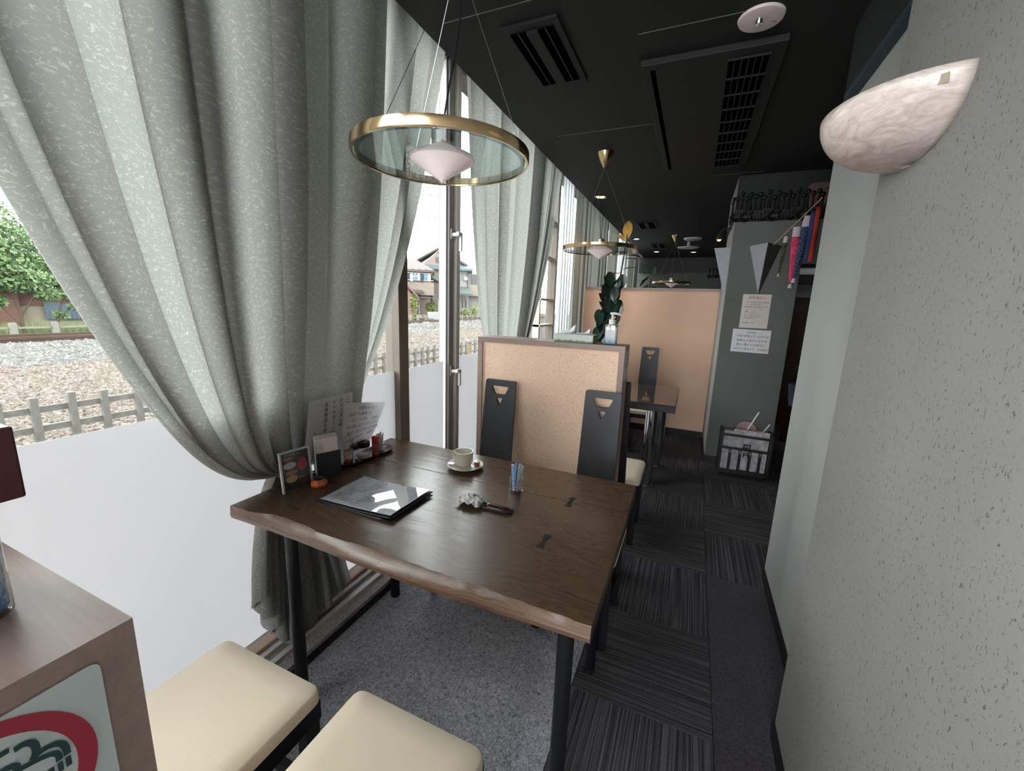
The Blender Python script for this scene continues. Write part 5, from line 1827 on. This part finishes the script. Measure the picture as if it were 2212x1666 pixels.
def scatter(name, label, mat, n, xr, band, size, seed):
    rs = np.random.RandomState(seed)
    u = rs.rand(n)
    x = -np.sqrt(xr[0] ** 2 + u * (xr[1] ** 2 - xr[0] ** 2))
    lo, hi = band
    y = -x * (lo + rs.rand(n) * (hi - lo))
    dist = np.hypot(x, y)
    sz = size * (0.6 + 0.9 * rs.rand(n)) * (1 + np.maximum(0, dist - 9) * 0.045)
    cube = np.array([[a, b_, c] for a in (-1, 1) for b_ in (-1, 1) for c in (-1, 1)], float)
    fc = np.array([(0, 1, 3, 2), (4, 6, 7, 5), (0, 4, 5, 1), (2, 3, 7, 6), (0, 2, 6, 4), (1, 5, 7, 3)])
    V = cube[None] * (0.55 + 0.7 * rs.rand(n, 8, 1)) * (0.55 + 0.6 * rs.rand(n, 1, 3)) * sz[:, None, None] * 0.62
    q = rs.randn(n, 4)
    q /= np.linalg.norm(q, axis=1)[:, None]
    w_, a, b_, c = q.T
    Rm = np.stack([np.stack([1 - 2 * (b_ * b_ + c * c), 2 * (a * b_ - c * w_), 2 * (a * c + b_ * w_)], -1),
                   np.stack([2 * (a * b_ + c * w_), 1 - 2 * (a * a + c * c), 2 * (b_ * c - a * w_)], -1),
                   np.stack([2 * (a * c - b_ * w_), 2 * (b_ * c + a * w_), 1 - 2 * (a * a + b_ * b_)], -1)], 1)
    V = np.einsum('nij,nkj->nki', Rm, V)
    zz = np.array([gz(v) for v in x])
    V += np.stack([x, y, zz + sz * 0.18], -1)[:, None, :]
    F = fc[None] + (np.arange(n) * 8)[:, None, None]
    me = bpy.data.meshes.new(name)
    me.vertices.add(n * 8)
    me.vertices.foreach_set('co', V.reshape(-1))
    me.loops.add(n * 24)
    me.loops.foreach_set('vertex_index', F.reshape(-1))
    me.polygons.add(n * 6)
    me.polygons.foreach_set('loop_start', np.arange(n * 6) * 4)
    me.update()
    me.validate()
    me.materials.append(MT[mat])
    o = bpy.data.objects.new(name, me)
    COL.objects.link(o)
    tag(o, label, 'gravel', None, 'stuff')
    return o


scatter('tan_gravel', 'tan and brown gravel beyond the near concrete fence, seen left of the curtain', 'ballast_t', 36000, (5.0, 13.2), (0.12, 0.50), 0.040, 1)
scatter('grey_ballast', 'blue grey track ballast below the rail, seen left of the curtain', 'ballast_g', 22000, (13.0, 16.9), (0.14, 0.46), 0.05, 2)
scatter('tan_gravel', 'tan and brown gravel seen either side of the window handles', 'ballast_t', 32000, (5.0, 13.2), (1.0, 1.95), 0.055, 3)
scatter('grey_ballast', 'blue grey track ballast seen either side of the window handles', 'ballast_g', 16000, (13.0, 16.9), (1.05, 2.0), 0.06, 4)

rl = thing('railway_track', (-17.3, 20, -0.1), 'rusty railway track running along the ballast outside', 'railway')
for xx in (-17.0, -18.07):
    B().box(xx - 0.035, xx + 0.035, -10, 80, 0.03, 0.10).box(xx - 0.012, xx + 0.012, -10, 80, -0.08, 0.04).box(xx - 0.06, xx + 0.06, -10, 80, -0.10, -0.07).build('rail', 'rail_rust', rl, smooth=False)


def fence(label, xf, y0, y1, dy, ztop, zbot, pw, rails, mat='concrete', seed=0):
    r = thing('concrete_fence', (xf, (y0 + y1) / 2, zbot), label, 'fence')
    rnd = random.Random(seed)
    n = int((y1 - y0) / dy) + 1
    me0 = None
    for i in range(n):
        y = y0 + dy * i
        if me0 is None:
            B().box(xf - pw / 2, xf + pw / 2, y - pw / 2, y + pw / 2, zbot, ztop).build('post', mat, r, smooth=False, bevel=0.008)
            me0 = r.children[0]
        else:
            c = me0.copy()
            COL.objects.link(c)
            c.parent = r
            c.location = (rnd.uniform(-0.01, 0.01), dy * i + rnd.uniform(-0.02, 0.02), rnd.uniform(-0.015, 0.01))
    for z in rails:
        B().box(xf - pw * 0.3 - 0.02, xf - pw * 0.1, y0 - 0.3, y1 + 0.3, z - 0.032, z + 0.032).build('rail', mat, r, smooth=False)
    return r


fence('near weathered concrete fence outside the window beside the gravel', -6.0, 0.45, 12.0, 0.272, 0.37, -0.45, 0.062, (0.23, 0.03, -0.2), seed=1)
fence('low pale concrete fence beyond the railway track', -20.5, 2.0, 44.0, 1.0, 0.30, -0.4, 0.16, (0.12, -0.2), plain('pale_concrete', x8(186, 180, 166), 0.9, var=0.1), 2)
wp = thing('wooden_post', (-5.9, 7.6, -0.45), 'pale timber post standing at the near fence right of the window handles', 'post')
B().cyl((-5.6, 10.0, -0.45), (-5.6, 10.0, 0.36), 0.05, n=12).build('shaft', plain('pale_timber', x8(206, 160, 112), 0.8), wp)
B().cyl((-5.6, 10.0, 0.36), (-5.6, 10.0, 0.39), 0.054, n=12).build('dark_cap', 'black_metal', wp)


def az_frame(deg, D):
    a = math.radians(deg)
    d = Vector((math.sin(a), math.cos(a), 0))
    l = Vector((math.cos(a), -math.sin(a), 0))
    O = d * D
    return Matrix(((l.x, d.x, 0, O.x), (l.y, d.y, 0, O.y), (0, 0, 1, 0), (0, 0, 0, 1)))


def xbuild(b, name, mat, parent, xf, **kw):
    return b.build(name, mat, parent, xf=xf, **kw)


def gable(x0, x1, y0, y1, ze, zr, ov=0.5, th=0.18):
    """gable roof whose triangle faces the viewer; ridge runs in depth"""
    xm_ = (x0 + x1) / 2
    sl = (zr - ze) / (xm_ - x0)
    b = B()
    for sgn, xe in ((-1, x0 - ov), (1, x1 + ov)):
        ze2 = ze - ov * sl
        p = [(xe, y0 - ov, ze2), (xm_, y0 - ov, zr), (xm_, y1, zr), (xe, y1, ze2)]
        b.add(p + [(a, c, d + th) for a, c, d in p], [(0, 1, 2, 3), (7, 6, 5, 4), (0, 4, 5, 1), (1, 5, 6, 2), (2, 6, 7, 3), (3, 7, 4, 0)])
    return b


beige = plain('beige_render', x8(196, 176, 164), 0.85, var=0.06, scale=2)
roofd = plain('brown_roof', x8(104, 88, 84), 0.7, var=0.15, scale=6)
roofg = plain('green_roof', x8(112, 128, 120), 0.6, var=0.1, scale=4)
pinkw = plain('pink_render', x8(206, 166, 150), 0.85, var=0.08, scale=3)
greyw = plain('pale_grey_render', x8(206, 200, 198), 0.85, var=0.05, scale=3)
darkwin = plain('dark_window', x8(58, 60, 66), 0.15)
whitew = plain('white_boundary_wall', x8(224, 222, 220), 0.8, var=0.03, scale=3)
brickm = NT('pale_brick_cladding')
_bk = brickm.add('ShaderNodeTexBrick')
_bk.inputs['Color1'].default_value = x8(196, 172, 152)
_bk.inputs['Color2'].default_value = x8(170, 146, 128)
_bk.inputs['Mortar'].default_value = x8(206, 196, 186)
_bk.inputs['Scale'].default_value = 2.6
brickm.link(brickm.coord('Object', (1, 1, 1), (PI / 2, 0, 0)), _bk.inputs['Vector'])
brickm.base(_bk.outputs['Color'])
brickm = brickm.m

F1 = az_frame(-34.53, 46)
h1 = thing('house', F1 @ Vector((1.5, 3, -0.4)), 'tall beige gabled house left of the window handles', 'house')
b = B().box(-1.0, 3.2, 0, 7, -0.4, 5.4)
b.prism([(-1.0, 5.4), (3.2, 5.4), (0.9, 6.6)], lambda a, c, d: (a, d, c), 0, 7)
xbuild(b, 'wall', beige, h1, F1, smooth=False)
b = B()
for p in ([(-1.7, -0.2, 5.35), (0.85, -0.2, 6.85), (0.85, 7, 6.85), (-1.7, 7, 5.35)], [(0.85, -0.2, 6.85), (3.9, -0.2, 5.2), (3.9, 7, 5.2), (0.85, 7, 6.85)]):
    b.add(p + [(x, y, z + 0.2) for x, y, z in p], [(0, 1, 2, 3), (7, 6, 5, 4), (0, 4, 5, 1), (1, 5, 6, 2), (2, 6, 7, 3), (3, 7, 4, 0)])
xbuild(b, 'roof', roofd, h1, F1, smooth=False)
xbuild(B().box(0.55, 0.92, -0.06, 0.05, 5.5, 6.05), 'window', darkwin, h1, F1, smooth=False)
b = B()
p = [(-1.0, -2.2, 4.1), (1.4, -2.2, 3.3), (1.4, 0, 3.7), (-1.0, 0, 4.5)]
b.add(p + [(x, y, z + 0.15) for x, y, z in p], [(0, 1, 2, 3), (7, 6, 5, 4), (0, 4, 5, 1), (1, 5, 6, 2), (2, 6, 7, 3), (3, 7, 4, 0)])
xbuild(b, 'lean_to_roof', roofg, h1, F1, smooth=False)
xbuild(B().box(0.2, 1.3, -2.0, 0, -0.4, 3.3), 'side_wing', plain('brown_render', x8(160, 140, 128), 0.85), h1, F1, smooth=False)
xbuild(B().tube([(-1.6, -0.9, 4.5), (0.9, -0.7, 6.7)], 0.05, 6).tube([(0.9, -0.7, 6.6), (0.9, -0.6, 7.1)], 0.08, 6), 'gutter_pipe', whitew, h1, F1)

F2 = az_frame(-34.53, 40)
h2 = thing('house', F2 @ Vector((-1.2, 2, -0.4)), 'house with a tiled hip roof and brick balcony full of laundry', 'house')
xbuild(B().box(-4.2, 0.0, 0.6, 4, -0.4, 4.3), 'wall', beige, h2, F2, smooth=False)
b = B().add([(-5.0, -0.4, 4.25), (0.35, -0.4, 4.25), (0.35, 4.4, 4.25), (-5.0, 4.4, 4.25), (-2.8, 2, 5.35), (-1.4, 2, 5.35),
             (-5.0, -0.4, 4.05), (0.35, -0.4, 4.05), (0.35, 4.4, 4.05), (-5.0, 4.4, 4.05)],
            [(0, 1, 5, 4), (1, 2, 5), (2, 3, 4, 5), (3, 0, 4), (6, 7, 1, 0), (7, 8, 2, 1), (8, 9, 3, 2), (9, 6, 0, 3), (9, 8, 7, 6)])
xbuild(b, 'hip_roof', plain('brown_tiles', x8(120, 98, 94), 0.6, var=0.2, scale=8), h2, F2, smooth=False)
for k in range(8):
    xa = -4.6 + 0.6 * k
    xbuild(B().box(xa, xa + 0.04, -0.42, 0.1, 4.26, 4.36), 'tile_rib', roofd, h2, F2, smooth=False)
xbuild(B().box(-4.2, 0.3, -0.5, 0.6, 2.0, 3.15), 'balcony', brickm, h2, F2, smooth=False)
xbuild(B().box(-3.6, -0.8, 0.55, 0.62, 3.2, 4.0), 'shutter_window', plain('grey_shutter', x8(150, 146, 148), 0.6), h2, F2, smooth=False)
xbuild(B().box(-4.2, 0.25, -0.52, -0.48, 3.3, 3.34), 'balcony_rail', 'steel', h2, F2, smooth=False)
xbuild(B().tube([(-4.2, -0.6, 3.95), (0.2, -0.6, 3.9)], 0.02, 6), 'laundry_pole', 'steel', h2, F2)
b = B().add([(-4.4, -1.2, 2.25), (-0.55, -1.2, 2.25), (-1.2, 0.5, 2.75), (-4.4, 0.5, 2.75), (-4.4, -1.2, 2.1), (-0.55, -1.2, 2.1), (-1.2, 0.5, 2.6), (-4.4, 0.5, 2.6)],
            [(0, 1, 2, 3), (7, 6, 5, 4), (0, 4, 5, 1), (1, 5, 6, 2), (2, 6, 7, 3), (3, 7, 4, 0)])
xbuild(b, 'lower_roof', roofd, h2, F2, smooth=False)
rnd = random.Random(9)
lcols = [x8(226, 226, 230), x8(206, 196, 206), x8(70, 76, 96), x8(226, 224, 226), x8(150, 190, 214), x8(214, 206, 200), x8(60, 70, 92), x8(120, 176, 196)]
for k in range(9):
    xa = -2.6 + 0.31 * k
    z1 = 3.93
    L = rnd.uniform(0.55, 0.8)
    b = B().prism([(xa - 0.05, z1), (xa + 0.05, z1), (xa + 0.16, z1 - 0.2), (xa + 0.12, z1 - L), (xa - 0.12, z1 - L), (xa - 0.16, z1 - 0.2)], lambda a, c, d: (a, d, c), -0.64, -0.60)
    o = xbuild(b, 'hanging_garment', plain('laundry_%d' % k, lcols[k % 8], 0.8), None, F2, smooth=False)
    tag(o, '%s garment hanging over the brick balcony, %s from the left' % (('white', 'mauve white', 'dark blue', 'white', 'pale blue', 'off white', 'navy blue', 'sky blue', 'white')[k], ('first', 'second', 'third', 'fourth', 'fifth', 'sixth', 'seventh', 'eighth', 'ninth')[k]), 'laundry', 'laundry on the balcony')

F3 = az_frame(-34.53, 36)
h3 = thing('shed', F3 @ Vector((-2.2, 1, -0.4)), 'pink rendered building with a red edged gable roof beyond the track', 'house')
b = B().prism([(-4.6, -0.4), (-1.25, -0.4), (-1.25, 1.7), (-2.6, 3.3), (-4.6, 3.3)], lambda a, c, d: (a, d, c), 0, 3)
xbuild(b, 'wall', pinkw, h3, F3, smooth=False)
b = B()
p = [(-2.8, -0.4, 3.6), (-0.85, -0.4, 1.45), (-0.85, 3, 1.45), (-2.8, 3, 3.6)]
b.add(p + [(x, y, z + 0.14) for x, y, z in p], [(0, 1, 2, 3), (7, 6, 5, 4), (0, 4, 5, 1), (1, 5, 6, 2), (2, 6, 7, 3), (3, 7, 4, 0)])
xbuild(b, 'roof', plain('red_brown_roof', x8(130, 80, 76), 0.7), h3, F3, smooth=False)
xbuild(B().box(-2.75, -2.3, -0.05, 0.02, 0.6, 1.6), 'window', darkwin, h3, F3, smooth=False)
cp = thing('carport', F3 @ Vector((-0.1, 2, -0.4)), 'small carport with a curved translucent roof beyond the track', 'carport')
b = B().grid(9, 5, lambda u, v_: Vector((-1.0 + 1.75 * u, 0.4 + 2.4 * v_, 1.55 + 0.28 * math.sin(PI * (0.15 + 0.6 * (1 - u)) * 1.0) * (1 - 0.3 * u))))
xbuild(b, 'roof_sheet', plain('grey_polycarbonate', x8(170, 170, 180), 0.3), cp, F3, solid=0.03)
for (x, y) in ((-0.95, 0.5), (0.68, 0.5), (-0.95, 2.6), (0.68, 2.6)):
    xbuild(B().box(x - 0.03, x + 0.03, y - 0.03, y + 0.03, -0.4, 1.6), 'post', whitew, cp, F3, smooth=False)
bw = thing('boundary_wall', F3 @ Vector((-0.3, 0, -0.4)), 'grey block and white boundary wall in front of the carport', 'wall')
xbuild(B().box(-1.45, -0.25, -0.2, 0.0, -0.5, 0.35), 'block_wall', plain('grey_blocks', x8(150, 140, 138), 0.9, var=0.1, scale=3), bw, F3, smooth=False)
xbuild(B().box(-0.25, 0.85, -0.1, 0.1, -0.5, 0.6), 'white_panel', whitew, bw, F3, smooth=False)
xbuild(B().box(-0.8, 0.3, -0.4, -0.25, -0.5, 0.05), 'low_block_wall', plain('mauve_blocks', x8(160, 142, 140), 0.9), bw, F3, smooth=False)

F4 = az_frame(-29.63, 46)
h4 = thing('house', F4 @ Vector((0, 3, -0.4)), 'pale house with blue green roofs right of the window handles', 'house')
xbuild(B().box(-5, 0.1, 0, 6, -0.4, 4.9), 'wall', greyw, h4, F4, smooth=False)
xbuild(B().box(0.1, 2.4, 1.0, 6, -0.4, 4.6), 'wing_wall', greyw, h4, F4, smooth=False)
b = B().add([(-5.6, -0.7, 5.0), (0.5, -0.7, 4.95), (0.5, 6, 4.95), (-5.6, 6, 5.0), (-3, 2.5, 6.5), (-0.9, 2.5, 6.5), (-5.6, -0.7, 4.8), (0.5, -0.7, 4.75), (0.5, 6, 4.75), (-5.6, 6, 4.8)],
            [(0, 1, 5, 4), (1, 2, 5), (2, 3, 4, 5), (3, 0, 4), (6, 7, 1, 0), (7, 8, 2, 1), (8, 9, 3, 2), (9, 6, 0, 3), (9, 8, 7, 6)])
xbuild(b, 'hip_roof', plain('blue_green_roof', x8(122, 146, 152), 0.6), h4, F4, smooth=False)
b = B().add([(-5.0, -1.6, 2.6), (0.55, -1.6, 2.4), (0.2, 0, 3.1), (-5, 0, 3.2), (-5.0, -1.6, 2.4), (0.55, -1.6, 2.2), (0.2, 0, 2.9), (-5, 0, 3.0)],
            [(0, 1, 2, 3), (7, 6, 5, 4), (0, 4, 5, 1), (1, 5, 6, 2), (2, 6, 7, 3), (3, 7, 4, 0)])
xbuild(b, 'lower_roof', roofg, h4, F4, smooth=False)
xbuild(B().box(0.1, 2.0, 0.2, 1.0, 2.2, 3.4), 'balcony', plain('beige_balcony', x8(206, 188, 172), 0.8), h4, F4, smooth=False)
xbuild(B().box(0.45, 1.4, 0.9, 1.02, 3.5, 4.5), 'window', darkwin, h4, F4, smooth=False)
xbuild(B().tube([(0.05, -0.1, 4.8), (-0.02, -0.1, 4.3), (-0.02, -0.1, 2.6)], 0.05, 6), 'downpipe', roofd, h4, F4)
xbuild(B().lathe([(0.0, 0.0), (0.2, 0.03), (0.24, 0.07), (0.0, 0.04)], (0, 0, 0), 20), 'satellite_dish', whitew, h4, F4 @ Matrix.Translation((-0.22, -0.15, 4.0)) @ Matrix.Rotation(PI / 2, 4, 'X'))
for xa in (-0.6, -0.25):
    xbuild(B().box(xa, xa + 0.14, -0.04, 0.02, 0.3, 2.0), 'slit_window', darkwin, h4, F4, smooth=False)

up_ = thing('utility_pole', F2 @ Vector((1.45, -4, -0.4)), 'slim utility pole with step bolts just left of the window handles', 'pole')
xbuild(B().cyl((1.32, -5, -0.4), (1.32, -5, 11.5), 0.13, 0.10, n=12), 'shaft', plain('pale_pole', x8(190, 188, 190), 0.8), up_, F2)
for k in range(22):
    xbuild(B().cyl((1.2, -5, 1.2 + 0.42 * k), (1.02, -5, 1.2 + 0.42 * k), 0.02, n=6), 'step_bolt', 'steel', up_, F2)
for k, (za, zb) in enumerate(((9.6, 10.8), (7.9, 8.3))):
    o = xbuild(B().tube([(1.3, -5, za), (-3, -3, za + 0.35), (-10, 1, zb)], 0.03, 5), 'overhead_wire', 'black_metal', up_, F2)
g2 = thing('utility_pole', F4 @ Vector((0.9, 0, -0.4)), 'distant gantry pole right of the window handles', 'pole')
xbuild(B().cyl((2.6, 2, -0.4), (2.6, 2, 10), 0.1, n=8), 'shaft', 'steel', g2, F4)
xbuild(B().box(-0.6, 2.6, 1.95, 2.05, 9.0, 9.08).box(-0.6, 2.6, 1.95, 2.05, 8.2, 8.28).box(0.2, 0.26, 1.95, 2.05, 8.2, 9.1), 'cross_arm', 'steel', g2, F4, smooth=False)

# left view: buildings behind the trees
F5 = az_frame(-71.93, 28)
z28 = lambda z: 1.45 + (z - 1.45) * 1.4
h5 = thing('house', F5 @ Vector((-2, 2, -0.4)), 'brown boarded house behind the trees left of the curtain', 'house')
xbuild(B().box(-6, -0.55, 0, 4, -0.4, z28(1.33)), 'wall', plain('brown_boards', x8(134, 92, 74), 0.8, var=0.15, scale=3), h5, F5, smooth=False)
xbuild(B().box(-6.4, 3.4, -0.6, 4.4, z28(1.33), z28(1.46)), 'roof', plain('slate_roof', x8(140, 140, 146), 0.7), h5, F5, smooth=False)
xbuild(B().box(-0.55, 3.2, 0.3, 4, z28(0.9), z28(1.33)), 'upper_wall', plain('red_brown_boards', x8(150, 100, 80), 0.8), h5, F5, smooth=False)
xbuild(B().box(-0.55, 3.2, 0.4, 4, -0.4, z28(0.9)), 'lower_wall', plain('cream_render', x8(206, 190, 168), 0.85), h5, F5, smooth=False)
xbuild(B().box(0.15, 1.6, 0.2, 0.38, z28(0.47), z28(1.0)), 'garage_door', plain('blue_grey_shutter', x8(104, 126, 146), 0.5, var=0.15, scale=8), h5, F5, smooth=False)
for k in range(10):
    xa = 0.2 + 0.14 * k
    xbuild(B().box(xa, xa + 0.025, 0.16, 0.2, z28(0.47), z28(0.78)), 'shutter_bar', plain('pale_bar_%d' % k, x8(140, 156, 170), 0.5), h5, F5, smooth=False)


def leaves(n, fn, size, seed):
    rs = random.Random(seed)
    b = B()
    for k in range(n):
        c = fn(rs)
        a = Vector((rs.gauss(0, 1), rs.gauss(0, 1), rs.gauss(0, 1))).normalized()
        w = a.orthogonal().normalized()
        s = size * rs.uniform(0.6, 1.4)
        b.add([c, c + a * s * 0.5 + w * s * 0.35, c + a * s, c + a * s * 0.5 - w * s * 0.35], [(0, 1, 2, 3)])
    return b


MT['tree_g'] = mat_island('tree_leaves', [x8(96, 136, 74), x8(140, 178, 104), x8(116, 156, 88), x8(166, 196, 124)], 0.6, 0)
MT['grass_g'] = mat_island('grass_blades', [x8(140, 164, 96), x8(176, 192, 124), x8(150, 172, 108), x8(190, 200, 140)], 0.8, 0)
MT['hedge_g'] = mat_island('hedge_leaves', [x8(104, 136, 80), x8(150, 170, 96), x8(206, 196, 104), x8(126, 156, 92)], 0.7, 0)
F6 = az_frame(-71.93, 21.5)


def tree(label, base, trunk, crown, n, seed):
    r = thing('tree', F6 @ Vector(base), label, 'tree')
    for pts, rr in trunk:
        xbuild(B().tube([Vector(p) for p in pts], rr, 7), 'trunk', plain('bark_%d' % len(bpy.data.materials), x8(112, 92, 74), 0.9), r, F6)
    cl = [(Vector(c), s) for c, s in crown]

    def fn(rs):
        c, s = rs.choice(cl)
        while True:
            d_ = Vector((rs.uniform(-1, 1), rs.uniform(-1, 1), rs.uniform(-1, 1)))
            if d_.length < 1:
                break
        return c + Vector((d_.x * s[0], d_.y * s[1], d_.z * s[2]))
    o = xbuild(leaves(n, fn, 0.13, seed), 'foliage', 'tree_g', r, F6, smooth=False)
    stuff(o)
    return r


tree('leafy green tree beyond the track, at the left picture edge', (-0.5, 0, -0.4),
     [([(-0.45, 0, -0.4), (-0.42, 0, 0.6), (-0.6, 0, 1.6), (-0.8, 0, 3.0)], [0.05, 0.04, 0.03, 0.015]), ([(-0.43, 0, 0.5), (-0.1, 0, 1.1), (0.3, 0, 1.5)], [0.03, 0.025, 0.012]), ([(-0.43, 0, 0.1), (-0.9, 0, 1.0)], [0.03, 0.012])],
     [((-1.1, 0, 2.9), (0.9, 0.8, 0.8)), ((-0.8, 0, 2.1), (0.7, 0.6, 0.35)), ((0.0, 0, 1.75), (0.55, 0.5, 0.22)), ((-0.5, 0, 1.55), (0.9, 0.5, 0.25)), ((0.25, 0, 1.25), (0.3, 0.3, 0.16)), ((-1.2, 0, 1.6), (0.5, 0.5, 0.3)), ((-1.0, 0, 1.0), (0.3, 0.3, 0.2)), ((-0.6, 0.4, 2.5), (0.8, 0.6, 0.6)), ((-0.1, 0.4, 2.1), (0.5, 0.5, 0.4)), ((-1.0, 0.3, 3.6), (0.9, 0.8, 0.7)), ((0.3, 0.5, 2.2), (0.6, 0.5, 0.5)), ((0.6, 0.5, 1.7), (0.4, 0.4, 0.25)), ((-0.3, 0.5, 3.0), (0.9, 0.7, 0.6))], 14000, 5)
tree('small bare stemmed tree with few leaves right of the leafy one', (0.3, 0, -0.4),
     [([(0.35, 0.2, -0.4), (0.38, 0.2, 0.3), (0.52, 0.2, 0.9), (0.75, 0.2, 1.35)], [0.035, 0.03, 0.022, 0.01]), ([(0.42, 0.2, 0.5), (0.85, 0.2, 0.9)], [0.018, 0.008])],
     [((0.75, 0.2, 1.3), (0.35, 0.3, 0.25)), ((0.9, 0.2, 0.85), (0.25, 0.2, 0.12)), ((0.5, 0.2, 0.55), (0.12, 0.12, 0.1))], 420, 6)
rs = random.Random(3)
b = B()
for k in range(9000):
    x = -21.2 - rs.random() * 2.5
    y = -x * (rs.uniform(0.15, 0.5) if k % 3 else rs.uniform(1.1, 2.0))
    h = rs.uniform(0.25, 0.62)
    a = rs.uniform(0, PI)
    dx_, dy_ = 0.02 * math.cos(a), 0.02 * math.sin(a)
    lx, ly = rs.uniform(-0.12, 0.12), rs.uniform(-0.12, 0.12)
    b.add([(x - dx_, y - dy_, -0.36), (x + dx_, y + dy_, -0.36), (x + lx, y + ly, -0.36 + h)], [(0, 1, 2)])
o = b.build('tall_grass', 'grass_g', smooth=False)
tag(o, 'tall yellow green grass behind the low fence beyond the track', 'grass', None, 'stuff')


def bush(label, F, c, s, n, seed, size=0.16):
    cc_ = Vector(c)

    def fn(rs):
        while True:
            d_ = Vector((rs.uniform(-1, 1), rs.uniform(-1, 1), rs.uniform(-1, 1)))
            if 0.3 < d_.length < 1:
                break
        return cc_ + Vector((d_.x * s[0], d_.y * s[1], d_.z * s[2]))
    r = thing('shrub', F @ Vector((c[0], c[1], -0.4)), label, 'shrub')
    stuff(xbuild(leaves(n, fn, size, seed), 'foliage', 'hedge_g', r, F, smooth=False))
    xbuild(B().tube([Vector((c[0], c[1], -0.4)), cc_], [0.05, 0.02], 6), 'stem', 'stem', r, F)


bush('green shrub inside the carport beyond the track', F3, (0.1, 1.4, 0.95), (0.55, 0.4, 0.45), 700, 1)
bush('climbing shrub on the corner of the pink building', F3, (-1.35, -0.3, 1.3), (0.3, 0.25, 0.8), 500, 2, 0.14)
bush('yellow green shrub right of the window handles beyond the track', F4, (-0.2, -2.5, 0.35), (0.55, 0.5, 0.55), 700, 3)
bush('low green shrub at the foot of the grey block wall', F3, (-1.1, -0.6, 0.05), (0.4, 0.2, 0.25), 300, 4)
bush('shrub beside the pale house, far right of the window handles', F4, (0.75, -2.2, 0.6), (0.3, 0.4, 0.8), 400, 5)
